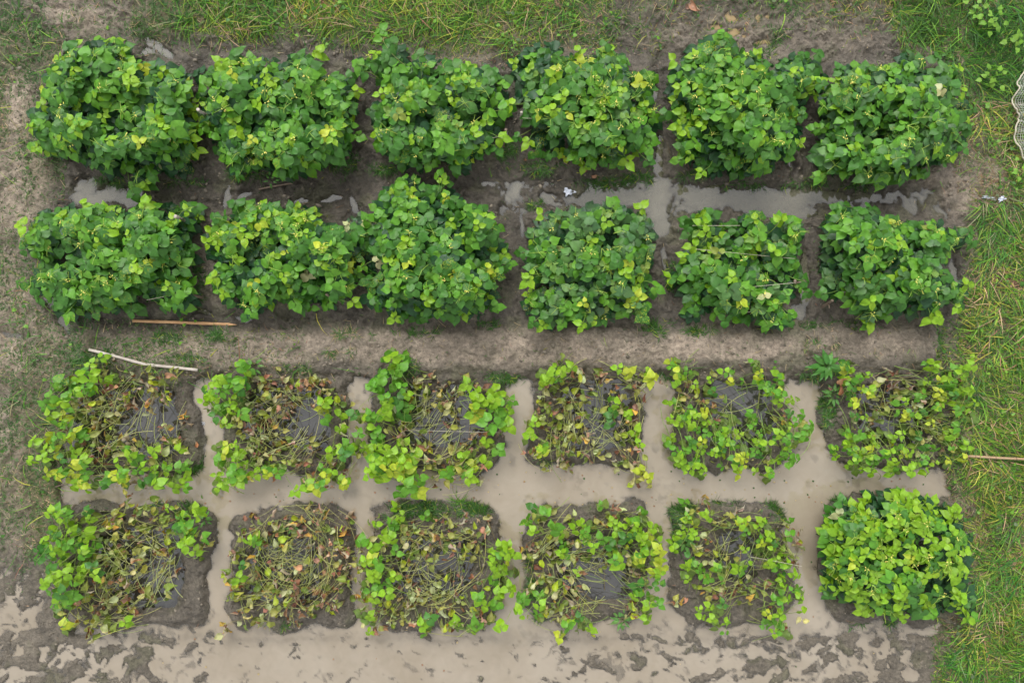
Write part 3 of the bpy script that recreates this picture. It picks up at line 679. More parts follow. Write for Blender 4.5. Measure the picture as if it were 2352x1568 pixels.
def bean_patch_dense(key, poly, style):
    yel, dull, spf, ht, label = style
    P = np.array(poly); cx, cy = P.mean(0)
    o = W(cx, cy, .12); origin = (o[0], o[1], float(hz(CX + o[0] * K, CY - o[1] * K)) - .005)
    root = empty('bean_plants', origin)
    tag(root, label, 'bean plants', 'bean patches in rows of beds')
    lv = Leaves(); tb = Tubes(); pods = Tubes()
    seed = sum(map(ord, key))
    for layer in range(3):
        sp = (19.0, 19.0, 21)[layer] * spf
        gx, gy = np.meshgrid(np.arange(P[:, 0].min(), P[:, 0].max(), sp), np.arange(P[:, 1].min(), P[:, 1].max(), sp * .9))
        gx = gx + (np.arange(gx.shape[0]) % 2)[:, None] * sp / 2
        gx = gx.ravel() + rs.uniform(-.48, .48, gx.size) * sp; gy = gy.ravel() + rs.uniform(-.48, .48, gy.size) * sp
        ins = in_poly(gx, gy, poly); gx, gy = gx[ins], gy[ins]; e = edge_dist(gx, gy, poly)
        ok = e > (10 if layer == 0 else 12); gx, gy, e = gx[ok], gy[ok], e[ok]
        lump = fbm(gx, gy, 75, 2, seed % 16); patch = fbm(gx, gy, 55, 2, (seed + 5) % 16)
        for x, y, ee, lu, pa in zip(gx, gy, e, lump, patch):
            if layer == 0 and lu < .42 and random.random() < .7: continue
            if layer == 1 and pa < .39 and random.random() < .7: continue
            if layer == 2 and random.random() < .12: continue
            if key == 'r4c6' and 2050 < x < 2140 and 1222 < y < 1300 and random.random() < .55: continue
            if spf > 1.08 and layer < 2 and lu < .36: continue
            hc = (.13 + (ht - .13) * min(1, ee / 55)) * (.6 + .8 * lu)
            z = hc - (0, .07, .15)[layer] + random.uniform(-.03, .03)
            z = max(z, .07)
            node = W(x, y, z)
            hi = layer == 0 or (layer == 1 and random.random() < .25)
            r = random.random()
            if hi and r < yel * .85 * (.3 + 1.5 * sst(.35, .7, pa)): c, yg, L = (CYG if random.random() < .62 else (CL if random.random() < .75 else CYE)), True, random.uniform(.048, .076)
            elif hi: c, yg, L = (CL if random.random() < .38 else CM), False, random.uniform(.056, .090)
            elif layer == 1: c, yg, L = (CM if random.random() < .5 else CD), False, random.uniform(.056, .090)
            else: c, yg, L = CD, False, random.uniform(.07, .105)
            if random.random() < dull or (key == 'r2c4' and y < 550 and random.random() < .6): c = c * .5 + CDU * .5
            if key == 'r4c6':
                L *= .9
                if layer == 0: c = CYG if random.random() < .55 else c
                elif layer == 1 and random.random() < .35: continue
            if random.random() < .001: c, yg = CWP, False
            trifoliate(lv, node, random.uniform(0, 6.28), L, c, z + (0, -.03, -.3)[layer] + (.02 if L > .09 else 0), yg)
            if layer < 2 or random.random() < .3:
                bx, by = x + (cx - x) * random.uniform(.05, .25), y + (cy - y) * random.uniform(.05, .25)
                b = W(bx, by, max(z - .18, .02)); b = (b[0] + random.uniform(-.03, .03), b[1] + random.uniform(-.03, .03), b[2])
                tb.add(curve_pts(b, node, random.uniform(0, .03), 5, random.uniform(-.15, .15)), .0028, .0018, jit(lin(112, 140, 62)))
            if layer == 0 and random.random() < .16:       # young pods and flower heads over the canopy
                for q in range(random.randint(2, 5)):
                    a = random.uniform(0, 6.28); l = random.uniform(.03, .07); n0 = (node[0], node[1], node[2] + .03)
                    pods.add(curve_pts(n0, (n0[0] + math.cos(a) * l, n0[1] + math.sin(a) * l, n0[2] + random.uniform(-.01, .025)), .006, 4), .0024, .0014, jit(lin(140, 168, 70)))
                if random.random() < .5:
                    for q in range(4):
                        a = random.uniform(0, 6.28); n0 = (node[0] + random.uniform(-.02, .02), node[1] + random.uniform(-.02, .02), node[2] + .035)
                        pods.add(curve_pts(n0, (n0[0] + math.cos(a) * .011, n0[1] + math.sin(a) * .011, n0[2] + .003), .0, 3), .004, .002, jit(lin(225, 215, 110)))
    for q in range(13):                                   # single shoots reaching past the canopy edge
        i = random.randrange(len(poly)); t = random.random(); a_, b_ = P[i], P[(i + 1) % len(P)]; e = a_ + (b_ - a_) * t
        dv = e - P.mean(0); dv = dv / np.hypot(*dv); out = random.uniform(-12, 6); zz = random.uniform(.14, .3)
        n2 = e + dv * out; n1 = e - dv * 45; node = W(n2[0], n2[1], zz)
        yg = random.random() < yel + .1
        trifoliate(lv, node, math.atan2(-dv[1], dv[0]) + random.uniform(-.5, .5), random.uniform(.055, .085), CYG if yg else (CL if random.random() < .4 else CM), .7, yg)
        tb.add(curve_pts(W(n1[0], n1[1], zz - .06), node, .02, 6, random.uniform(-.2, .2)), .0028, .0018, jit(lin(112, 140, 62)))
    if key == 'r1c3':
        for t, (x, y) in enumerate(((872, 74), (878, 86), (905, 100), (893, 110))): trifoliate(lv, W(x, y, .3), 1.2 + t, .075, CL if t < 2 else CM, 1, t < 2)
        tb.add(curve_pts(W(930, 150, .25), W(873, 76, .3), .02, 8, .1), .003, .002, lin(130, 140, 80))
    if key == 'r2c3':
        for t in range(9): trifoliate(lv, W(random.uniform(800, 850), random.uniform(495, 540), .22), random.uniform(0, 6), .06, CWP if t % 2 else CDU, .6, True, (.3, 1.1))
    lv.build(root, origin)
    s = tb.build('stems', root, origin); tag(s, kind='stuff')
    s = pods.build('pods', root, origin)
    if s: tag(s, kind='stuff')
    return root

def bean_patch_sparse(key, x0, y0, sang, label, rows):
    n_c = max(map(len, rows)); cx, cy = x0 + 15 * n_c, y0 + 15 * len(rows)
    o = W(cx, cy, .08); origin = (o[0], o[1], -.01)
    root = empty('bean_plants', origin)
    tag(root, label, 'bean plants', 'bean patches in rows of beds')
    lv = Leaves(); tb = Tubes()
    sa = math.radians(sang)
    big_leaf = 1.15 if key in ('r3c3',) else (.8 if key in ('r3c6', 'r3c5', 'r4c5') else 1.0)
    for j, row in enumerate(rows):
        for i, chh in enumerate(row):
            if chh == '.': continue
            def pos(zl, zh):
                x = x0 + (i + random.uniform(.0, 1.0)) * 30; y = y0 + (j + random.uniform(.0, 1.0)) * 30
                z = random.uniform(zl, zh); p = W(x, y, z)
                g = float(hz(CX + p[0] * K, CY - p[1] * K))
                if z < max(g, .01) + .02: z = max(g, .01) + .02; p = W(x, y, z)
                return p
            def stem(node, l, c=None, flat=.5):
                a = sa + float(fbm(np.array([node[0] * 300]), np.array([node[1] * 300]), 70, 2, 4)[0] - .5) * 5.5 + random.gauss(0, .3) + (math.pi if random.random() < .25 else 0)
                b = (node[0] - math.cos(a) * l, node[1] - math.sin(a) * l); b2 = (node[0] + math.cos(a) * l, node[1] + math.sin(a) * l)
                if math.hypot(b2[0] - o[0], b2[1] - o[1]) < math.hypot(b[0] - o[0], b[1] - o[1]): b = b2
                g = max(float(hz(CX + b[0] * K, CY - b[1] * K)), -.01)
                zb = max(g + .005, node[2] * random.uniform(.1, .8))
                tb.add(curve_pts((b[0], b[1], zb), node, random.uniform(.0, .06), 8, random.uniform(-.14, .14)), random.uniform(.0018, .003), .0013, c if c is not None else jit(CST, .2))
            if chh in 'GgYy':
                n = 2.5 if chh in 'GY' else 1.3
                n = int(n) + (random.random() < n % 1)
                for q in range(n):
                    node = pos(.12, .34 if chh in 'GY' else .26)
                    mixr = random.random()
                    if chh in 'Gg': c = CL if mixr < .38 else (CM if mixr < .52 else CYG)
                    else: c = CYG if mixr < .48 else (CYE if mixr < .74 else CL)
                    L = random.uniform(.046, .08) * big_leaf
                    trifoliate(lv, node, random.uniform(0, 6.28), L, c, node[2] + L, random.random() < .45, (.05, .8))
                    stem(node, random.uniform(.1, .25), jit(lin(120, 142, 66), .2))
                if random.random() < .5:
                    node = pos(.04, .1); trifoliate(lv, node, random.uniform(0, 6.28), .07, CM * .6 + CW * .3, .1, False, (.1, .9))
            cc = [(i + random.uniform(.05, .95), j + random.uniform(.05, .95), random.uniform(.05, .18)) for _ in range(3)]
            def cpos():
                ci, cj, cz = random.choice(cc)
                x = x0 + ci * 30 + random.gauss(0, 7); y = y0 + cj * 30 + random.gauss(0, 7); z = cz + random.uniform(-.03, .03)
                p = W(x, y, z); g = float(hz(CX + p[0] * K, CY - p[1] * K))
                if z < max(g, .01) + .015: z = max(g, .01) + .015; p = W(x, y, z)
                return p
            if chh in 'wbms' and any(sdell(np.array([x0 + i * 30 + 15.]), np.array([y0 + j * 30 + 15.]), (q_[0] + q_[1]) / 2 + 25, (q_[2] + q_[3]) / 2 + 15, 62, 52)[0] < 0 for q_ in BAS3 + BAS4) and random.random() < .5: continue
            nw = {'w': 5, 'm': 4, 's': 2, 'b': 2, 'g': 2, 'y': 3}.get(chh, 0)
            nb = {'b': 4, 'm': 3, 'w': 1, 's': 2, 'y': 1}.get(chh, 0)
            for q in range(nw):
                node = cpos(); mixr = random.random()
                c = CW if mixr < .4 else (CWP if mixr < .62 else (lin(116, 136, 60) if mixr < .9 else CYE))
                lv.add('wilt', node, (random.uniform(-1, 1), random.uniform(-.3, 1.3), random.uniform(0, 6.28)), random.uniform(.042, .074), jit(c, .2), node[2] - .05)
                if random.random() < .28: stem(node, random.uniform(.1, .35))
            for q in range(nb):
                node = cpos(); mixr = random.random()
                c = CB if mixr < .6 else (CBL if mixr < .9 else CO)
                lv.add('dry', node, (random.uniform(-1.5, 1.5), random.uniform(-.8, 1.3), random.uniform(0, 6.28)), random.uniform(.035, .07), jit(c, .25), node[2] - .05)
                if random.random() < .2: stem(node, random.uniform(.1, .3), jit(lin(120, 108, 72), .2))
            for q in range({'s': 6, 'w': random.choice((0, 1, 2)), 'm': random.choice((1, 2)), 'b': random.choice((0, 1))}.get(chh, 0)):
                stem(pos(.06, .2), random.uniform(.14, .34))
    lv.build(root, origin, 300, 'small_leaves')
    s = tb.build('stems', root, origin)
    if s: tag(s, kind='stuff')
    return root

for k, poly in DENSE.items(): bean_patch_dense(k, poly, DSTYLE[k])
for k, (x0, y0, sa, lab, rows) in SPARSE.items(): bean_patch_sparse(k, x0, y0, sa, lab, rows)

# ------------------------------------------------------------------ grass (stuff)
def blades(name, px, py, length, width, az, lift, colr, base=None):
    n = len(px); g = hz(px, py)
    ok = g > -.004; px, py, length, width, az, lift, colr, g = [q[ok] for q in (px, py, length, width, az, lift, colr, g)]
    n = len(px)
    bx = (px - CX) / K; by = (CY - py) / K
    bend = rs.uniform(-.7, .7, n)
    T = np.array([0, .35, .7, 1.0]); Wd = np.array([1, .95, .6, 0.05])
    pts = []; x, y, z = bx.copy(), by.copy(), g - .004
    prev = 0
    for i, t in enumerate(T):
        if i:
            a = az + bend * t; l = length * (t - prev); up = lift * (1 - 1.15 * t)
            x = x + np.cos(a) * l * np.sqrt(np.clip(1 - up ** 2, .1, 1)); y = y + np.sin(a) * l * np.sqrt(np.clip(1 - up ** 2, .1, 1)); z = z + up * l
        else: a = az
        z = np.maximum(z, g + .002 if i else z)
        roll = .5; w = width * Wd[i] / 2
        sx, sy = -np.sin(a) * w, np.cos(a) * w
        pts.append(np.stack([x + sx, y + sy, z + w * roll], 1)); pts.append(np.stack([x - sx, y - sy, z - w * roll], 1)); prev = t
    Vb = np.stack(pts, 1).reshape(-1, 3)
    b = np.arange(n)[:, None] * 8
    Fb = np.concatenate([np.concatenate([b + 2 * k, b + 2 * k + 1, b + 2 * k + 3, b + 2 * k + 2], 1) for k in range(3)])
    Cb = np.repeat(colr, 8, axis=0)
    me = mesh_np(name, Vb, Fb, M['grass'], Cb)
    return link(name, me)

GCOL = {'green': lin(70, 116, 42), 'bright': lin(102, 150, 42), 'ygreen': lin(150, 162, 62), 'straw': lin(170, 152, 116), 'grey': lin(92, 112, 74), 'brown': lin(142, 110, 88), 'dark': lin(52, 84, 36)}
def pick(weights, n):
    ks = list(weights); p = np.array([weights[k] for k in ks], float); p /= p.sum()
    return np.stack([GCOL[k] for k in ks])[rs.choice(len(ks), n, p=p)]
def clumped(x0, x1, y0, y1, n, gamma=1.3):
    x = rs.uniform(x0, x1, n); y = rs.uniform(y0, y1, n)
    d = grass_density(x, y); nz = fbm(x, y, 26, 3, 6); nz2 = fbm(x, y, 110, 2, 1)
    thr = np.clip(d * 1.5 * (.35 + 1.3 * sst(.36, .64, nz) * (.5 + nz2)), 0, 1)
    thr = np.where(d < .06, thr * .25, thr) * np.where(x < 420, 1.25, 1.0)
    k = rs.rand(n) < thr
    return x[k], y[k]
# 1 short turf everywhere grass grows
x, y = clumped(-280, 2640, -240, 1812, 760000)
n = len(x)
right = x > 2040
zone = fbm(x, y, 130, 3, 3)
colr = np.where((x < 420)[:, None], pick({'green': 5, 'grey': 5, 'straw': 1.5, 'dark': 2}, n), np.where(right[:, None], pick({'green': 4, 'bright': 3.4, 'ygreen': 1.8, 'straw': 1.2, 'brown': .8, 'dark': 3}, n), pick({'green': 4, 'ygreen': 2, 'grey': 2, 'straw': 2, 'brown': 1, 'dark': 2}, n)))
dz = ((x > 2190) & (y > 240) & (y < 500)) | ((x > 2170) & (zone > .54))
colr = np.where((dz & (rs.rand(n) < .6))[:, None], pick({'straw': 4, 'brown': 4, 'grey': 1}, n), colr)
yz = ((x > 2200) & (y > 850)) | ((y < 110) & (x > 500) & (x < 1250))
colr = np.where((yz & (rs.rand(n) < .4))[:, None], pick({'ygreen': 3, 'bright': 3}, n), colr)
tr = (x > 2060) & (y < 230)
colr = np.where((tr & (rs.rand(n) < .6))[:, None], pick({'green': 3, 'bright': 2, 'dark': 1}, n), colr)
colr = colr * rs.uniform(.7, 1.25, (n, 1))
length = rs.uniform(.022, .06, n) * np.where(right | (y < 110), 1.35, .85)
az = rs.uniform(0, 6.28, n)
pat = fbm(x, y, 75, 3, 13)[:, None]; colr = colr * (1 + (pat - .5) * np.array([1.4, .5, .9]))
o = blades('grass', x, y, length, rs.uniform(.0026, .0046, n), az, rs.uniform(.15, .9, n), colr)
tag(o, 'short green and straw-coloured turf round the beds', 'grass', kind='stuff')
print('turf blades', n)
# 2 long lying grass of the tall areas
x, y = clumped(-280, 2640, -240, 1812, 150000)
d = grass_density(x, y); k = ((x > 2050) | ((y < 110) & (x > 420))) & (d > .55) | (rs.rand(len(x)) < .05)
x, y = x[k], y[k]; n = len(x)
flow = fbm(x, y, 120, 2, 7) * 9 + rs.normal(0, .9, n)
lushq = ((x > 2060) & (y < 230))[:, None]
colr = np.where(lushq, pick({'green': 4.5, 'bright': 2.2, 'dark': 4, 'ygreen': .4}, n), pick({'green': 4.5, 'bright': 3.2, 'ygreen': 2.2, 'straw': 1.1, 'dark': 1.5, 'brown': .5}, n)) * (1 + (fbm(x, y, 70, 2, 13)[:, None] - .5) * np.array([1.6, .6, 1.0])) * rs.uniform(.75, 1.25, (n, 1))
o = blades('tall_grass', x, y, rs.uniform(.09, .24, n), rs.uniform(.0036, .0068, n), flow, rs.uniform(.3, .95, n), colr)
tag(o, 'long lying yellow-green grass along the right and top edges', 'grass', kind='stuff')
print('tall blades', n)
# 3 tufts on rims and paths
X_, Y_, C_, L_ = [], [], [], []
for tx, ty, rx, ry, cnt, look in TUFTS:
    cnt = int(cnt * 2.4)
    nc = max(2, cnt // 22); ccx = rs.normal(0, .5, nc) * rx + tx; ccy = rs.normal(0, .5, nc) * ry + ty
    ci = rs.randint(0, nc, cnt)
    X_.append(ccx[ci] + rs.normal(0, 4.2, cnt)); Y_.append(ccy[ci] + rs.normal(0, 3.5, cnt))
    C_.append(pick({0: {'green': 5, 'dark': 3, 'grey': 2, 'ygreen': .6}, 1: {'bright': 3, 'green': 2}, 2: {'grey': 3, 'straw': 3, 'green': 2}}[look], cnt) * rs.uniform(.7, 1.2, (cnt, 1)))
    L_.append(rs.uniform(.03, .075, cnt) * (2.0 if look == 1 else 1))
x, y, colr, length = np.concatenate(X_), np.concatenate(Y_), np.concatenate(C_), np.concatenate(L_); n = len(x)
o = blades('grass_tufts', x, y, length, rs.uniform(.003, .0048, n), rs.uniform(0, 6.28, n), rs.uniform(.3, .95, n), colr)
tag(o, 'small green grass tufts on the mud rims and along the bank', 'grass', kind='stuff')
# 3b crumbs and clods of soil lying on rims, bank and paths
n = 13000
x = rs.uniform(-60, 2260, n); y = rs.uniform(-20, 1600, n); g = hz(x, y)
k = ((g > .012) | ((g > -.008) & (y > 1440)) | ((g > -.008) & (y > 1280) & (x < 140))) & (grass_density(x, y) < .5) & (fbm(x, y, 50, 3, 8) > .47); x, y, g = x[k], y[k], g[k]; n = len(x)
ico = np.array([(0, 0, 1), (.89, 0, .45), (.28, .85, .45), (-.72, .53, .45), (-.72, -.53, .45), (.28, -.85, .45), (.72, .53, -.45), (-.28, .85, -.45), (-.89, 0, -.45), (-.28, -.85, -.45), (.72, -.53, -.45), (0, 0, -1)])
icf = np.array([(0, 1, 2), (0, 2, 3), (0, 3, 4), (0, 4, 5), (0, 5, 1), (1, 6, 2), (2, 7, 3), (3, 8, 4), (4, 9, 5), (5, 10, 1), (6, 7, 2), (7, 8, 3), (8, 9, 4), (9, 10, 5), (10, 6, 1)])
sz = np.exp(rs.normal(-5.0, .42, n)); sh = rs.uniform(.65, 1.3, (n, 12, 1)); an = rs.uniform(0, 6.28, n)
v = ico[None] * sh * sz[:, None, None] * np.array([1.25, .9, .62])
vx = v[:, :, 0] * np.cos(an)[:, None] - v[:, :, 1] * np.sin(an)[:, None]; vy = v[:, :, 0] * np.sin(an)[:, None] + v[:, :, 1] * np.cos(an)[:, None]
v = np.stack([vx + ((x - CX) / K)[:, None], vy + ((CY - y) / K)[:, None], v[:, :, 2] + (g + sz * .15)[:, None]], 2).reshape(-1, 3)
f = (icf[None] + (np.arange(n) * 12)[:, None, None]).reshape(-1, 3)
mc, nt_, out_ = newmat('clods'); at_ = N(nt_, 'ShaderNodeAttribute', attribute_name='Col'); b_ = N(nt_, 'ShaderNodeBsdfPrincipled'); b_.inputs['Roughness'].default_value = .75
nt_.links.new(at_.outputs['Color'], b_.inputs['Base Color']); nt_.links.new(b_.outputs[0], out_.inputs['Surface'])
cc_ = np.repeat(c_mid[None] * rs.uniform(.6, 1.5, (n, 1)), 12, axis=0)
tag(link('mud_clods', mesh_np('mud_clods', v, f, mc, cc_, True)), 'crumbs of mud lying on the rims, bank and paths', 'clods', kind='stuff')
# 4 dead straw bits on mud
n = 5200
x = rs.uniform(-200, 2400, n); y = rs.uniform(-100, 1450, n)
keep = (grass_density(x, y) > .1) | ((y > 740) & (y < 870)) | (rs.rand(n) < .12)
x, y = x[keep], y[keep]; n = len(x)
o = blades('straw', x, y, rs.uniform(.03, .11, n), rs.uniform(.0024, .004, n), rs.uniform(0, 6.28, n), rs.uniform(0, .1, n), pick({'straw': 5, 'brown': 3, 'grey': 1}, n) * rs.uniform(.7, 1.3, (n, 1)))
tag(o, 'thin dead straw bits scattered on mud and bank', 'straw', kind='stuff')

# small broad weeds through the turf, bits floating on the water
def leaf_scatter(name, px, py, up, L, cols, tilt, kind, label, cat, lvl=None):
    Vs, Fs, Us, Cs = [], [], [], []; off = 0
    g = hz(px, py)
    for q in range(len(px)):
        if lvl is None and g[q] < .0: continue
        if lvl is not None and g[q] > -.006: continue
        v, f, uv, _m = LV[kind][q % len(LV[kind])]
        Rm = rotm(*[np.array([w]) for w in (random.uniform(-tilt, tilt), random.uniform(-tilt, tilt), random.uniform(0, 6.28))])[0]
        z = (g[q] + up * random.random()) if lvl is None else lvl
        Vs.append(v * L[q] @ Rm.T + np.array([(px[q] - CX) / K, (CY - py[q]) / K, z])); Fs.append(f + off); Us.append(uv)
        Cs.append(np.tile(cols[q], (len(v), 1))); off += len(v)
    me = mesh_np(name, np.concatenate(Vs), np.concatenate(Fs), M['leafv'], np.concatenate(Cs), True, np.concatenate(Us))
    tag(link(name, me), label, cat, kind='stuff')
x, y = clumped(-100, 2450, -60, 1650, 16000)
k = (fbm(x, y, 60, 2, 9) > .5) & ((x > 420) | (rs.rand(len(x)) < .35)); x, y = x[k][:3600], y[k][:3600]; n = len(x)
leaf_scatter('broadleaf_weeds', x, y, .05, rs.uniform(.016, .036, n), pick({'green': 4, 'bright': 2.5, 'grey': 1}, n), .6, 'fresh', 'small round broadleaf weeds growing through the turf', 'weeds')
n = 340; x = rs.uniform(130, 2150, n); y = np.where(rs.rand(n) < .5, rs.uniform(1080, 1160, n), rs.uniform(860, 1560, n))
leaf_scatter('floating_debris', x, y, 0, rs.uniform(.006, .018, n), pick({'brown': 3, 'straw': 3, 'dark': 1}, n), .1, 'fresh', 'tiny plant bits floating on the muddy water', 'debris', .003)

# ------------------------------------------------------------------ bamboo, slats, stakes, strings
M['bamboo'] = wood_mat('bamboo_orange', lin(158, 116, 76), lin(204, 164, 120))
M['slat'] = wood_mat('weathered_bamboo', lin(142, 130, 118), lin(196, 188, 178))
M['pole'] = wood_mat('bamboo_pole', lin(140, 114, 84), lin(172, 146, 114))
M['node'] = wood_mat('bamboo_joint', lin(84, 66, 52), lin(140, 112, 84))
M['oldwood'] = wood_mat('old_wood', lin(92, 78, 66), lin(146, 128, 112))

def loft(path, wid, thk, k=10, close=True, half=False):
    """solid rod / split slat along a path; wid, thk lists of radii"""
    path = np.asarray(path, float); n = len(path)
    d = np.gradient(path, axis=0); d /= np.linalg.norm(d, axis=1)[:, None]
    side = np.cross(d, [0, 0, 1.0]); side /= np.linalg.norm(side, axis=1)[:, None] + 1e-9; up = np.cross(side, d)
    V, F = [], []
    for i in range(n):
        for q in range(k):
            a = 2 * math.pi * q / k
            s, u = math.cos(a), math.sin(a)
            if half and u < 0: u *= .35
            V.append(path[i] + side[i] * s * wid[i] + up[i] * u * thk[i])
    for i in range(n - 1):
        for q in range(k): F.append((i * k + q, i * k + (q + 1) % k, (i + 1) * k + (q + 1) % k, (i + 1) * k + q))
    m = len(V); V.append(path[0]); V.append(path[-1])
    tri = [(m, (q + 1) % k, q) for q in range(k)] + [(m + 1, (n - 1) * k + q, (n - 1) * k + (q + 1) % k) for q in range(k)]
    return V, F, tri
def pydata(name, V, F, mat, parent=None, loc=(0, 0, 0), smooth=True):
    me = bpy.data.meshes.new(name); me.from_pydata([tuple(v) for v in V], [], [tuple(f) for f in F]); me.update()
    if smooth: me.polygons.foreach_set('use_smooth', np.ones(len(me.polygons), dtype=bool))
    me.materials.append(mat); return link(name, me, parent, loc)

def gpt(x, y, up): return np.array([(x - CX) / K, (CY - y) / K, float(hz(x, y)) + up])
def stick(name, pts, r, mat, nodes, label, cat, half=False, tipped=False, thk=None, group=None, absz=None):
    P = []
    pts = np.array(pts, float); t = np.linspace(0, 1, 26); tt = np.linspace(0, 1, len(pts))
    px = np.interp(t, tt, pts[:, 0]); py = np.interp(t, tt, pts[:, 1])
    # round the bends
    for _ in range(3): px[1:-1] = (px[:-2] + 2 * px[1:-1] + px[2:]) / 4; py[1:-1] = (py[:-2] + 2 * py[1:-1] + py[2:]) / 4
    hh = hz(px, py); z = np.polyval(np.polyfit(t, hh, 1), t); z = z + max(0, (hh - z).max() * .6) + r * .8 if absz is None else np.interp(t, [0, 1], absz)
    path = np.stack([(px - CX) / K, (CY - py) / K, z], 1); org = path[0].copy(); path -= org
    w = np.full(26, r); 
    if tipped: w[-3:] = [r * .95, r * .6, r * .08]
    for nd in nodes:
        i = int(nd * 25); w[i] *= 1.14
    root = empty(name, org); tag(root, label, cat, group)
    th = w * (thk or 1)
    V, F, tri = loft(path, w, th, 10, half=half)
    pydata('shaft', V, F + tri, mat, root)
    for nd in nodes:
        i = int(nd * 25); i = min(max(i, 1), 24); d = path[i + 1] - path[i - 1]; d /= np.linalg.norm(d)
        V, F, tri = loft([path[i] - d * .003, path[i], path[i] + d * .003], [w[i] * 1.03, w[i] * 1.1, w[i] * 1.03], [th[i] * 1.05, th[i] * 1.14, th[i] * 1.05], 10, half=half)
        pydata('joint', V, F + tri, M['node'] if mat is M['pole'] else mat, root)
    return root
stick('bamboo_stake', [(313, 737), (430, 741), (550, 746)], .0115, M['bamboo'], [.02, .24, .48, .71, .93], 'orange bamboo stake with a sharpened right end lying on the bank', 'bamboo stake', half=True, tipped=True, thk=.6)
stick('split_bamboo', [(222, 802), (300, 822), (345, 835), (400, 841), (467, 848)], .0105, M['slat'], [.1, .36, .62, .85], 'bent grey weathered bamboo slat lying above the left bed of the third row', 'bamboo slat', half=True, thk=.35)
stick('bamboo_pole', [(2206, 1043), (2280, 1047), (2356, 1050), (2440, 1054)], .009, M['pole'], [.09, .3, .5, .72, .9], 'thin brown bamboo pole with dark joints lying on the grass at right', 'bamboo pole', absz=(.075, .11))
stick('dry_stick', [(598, 437), (630, 431), (676, 424)], .0075, M['oldwood'], [.5], 'thin pale stick lying in the muddy path between first and second row', 'stick')
stick('dry_stick', [(132, 1116), (160, 1108), (185, 1100)], .005, M['oldwood'], [.4], 'thin dark twig over the water left of the third row left bed', 'twig')

STAKES = [ # foot x,y -> top x,y (layout), radius, material, height, label
    (476, 266, 455, 252, .014, 'slat', .36, 'pale square-cut stake leaning between the first and second beds of the top row'),
    (447, 372, 402, 356, .009, 'oldwood', .16, 'brown forked branch stake at lower right of the top left bean patch'),
    (798, 362, 786, 335, .009, 'oldwood', .2, 'brown leaning stake at lower right edge of the second top-row patch'),
    (1156, 330, 1162, 298, .011, 'oldwood', .22, 'short brown stake leaning at right edge of the third top-row patch'),
    (1196, 282, 1198, 258, .010, 'slat', .24, 'short upright bamboo stake at left edge of the fourth top-row patch'),
    (915, 335, 909, 312, .008, 'oldwood', .2, 'brown stake among the lower left leaves of the third top-row patch'),
    (1550, 300, 1570, 272, .008, 'oldwood', .2, 'dark thin stake at left edge of the fifth top-row patch'),
    (1900, 386, 1932, 362, .010, 'oldwood', .2, 'dark leaning stake at lower left of the top right patch'),
    (425, 506, 403, 497, .013, 'slat', .36, 'pale square-cut stake at the top right of the second row left patch'),
    (460, 683, 418, 672, .011, 'oldwood', .2, 'brown forked stake at lower right of the second row left patch'),
    (776, 690, 750, 676, .010, 'oldwood', .3, 'brown stake at lower right of the second patch in second row'),
    (1236, 518, 1238, 500, .008, 'oldwood', .18, 'brown stake at the upper left corner of the dusty patch in second row'),
    (1238, 580, 1226, 586, .010, 'oldwood', .2, 'brown stake poking from left edge of the dusty patch in second row'),
    (1836, 656, 1826, 645, .012, 'oldwood', .26, 'cut wooden stake at right edge of the gappy patch in second row'),
    (1602, 575, 1590, 567, .010, 'oldwood', .2, 'brown stake at left edge of the gappy patch in second row'),
    (1918, 528, 1943, 508, .010, 'oldwood', .26, 'brown leaning stake at upper left of the second row right patch'),
    (1948, 668, 1972, 656, .011, 'slat', .3, 'pale stake among lower left leaves of the second row right patch'),
    (1890, 706, 1912, 690, .011, 'oldwood', .16, 'brown stake at lower left corner of the second row right patch'),
    (1137, 1007, 1154, 981, .011, 'oldwood', .17, 'weathered broken stake on the right rim of the third bed in third row'),
    (1320, 858, 1334, 846, .009, 'oldwood', .14, 'brown stake at the upper rim of the fourth bed in third row')]
def stake(fx, fy, tx, ty, r, mat, h, label):
    f = W(fx, fy, max(.02, h - .14)); g = float(hz(CX + f[0] * K, CY - f[1] * K))
    a = np.array(f); b = np.array(W(tx, ty, h)); d = b - a
    a = a - d * ((a[2] - (g - .03)) / max(d[2], .03)) * .35; a[2] = g - .03      # foot set into the mud
    t = np.linspace(0, 1, 9)[:, None]; path = a + (b - a) * t
    path[1:-1] += rs.normal(0, r * .12, (7, 3)); org = a + np.array([0, 0, .03]); path -= org
    w = r * np.linspace(1.08, .95, 9) * rs.uniform(.93, 1.07, 9)
    V, F, tri = loft(path, w, w * rs.uniform(.7, 1), 8)
    root = empty('wooden_stake', org); tag(root, label, 'stake', 'stakes marking the beds')
    pydata('shaft', V, F + tri, M[mat], root)
    # bevelled cut head and a side stub
    dd = path[-1] - path[-2]; dd /= np.linalg.norm(dd)
    V, F, tri = loft([path[-1] - dd * .004, path[-1] + dd * .002, path[-1] + dd * .005], [w[-1] * 1.08, w[-1] * 1.06, w[-1] * .7], [w[-1] * 1.0, w[-1], w[-1] * .6], 8)
    pydata('cut_head', V, F + tri, M[mat] if mat == 'oldwood' else M['slat'], root)
    if mat == 'oldwood' and random.random() < .5:
        m = path[5]; e = m + np.array([random.uniform(-.05, .05), random.uniform(-.05, .05), .04])
        V, F, tri = loft([m, (m + e) / 2 + .004, e], [r * .6, r * .5, r * .3], [r * .6, r * .5, r * .3], 6)
        pydata('branch_stub', V, F + tri, M[mat], root)
for s in STAKES: stake(*s)

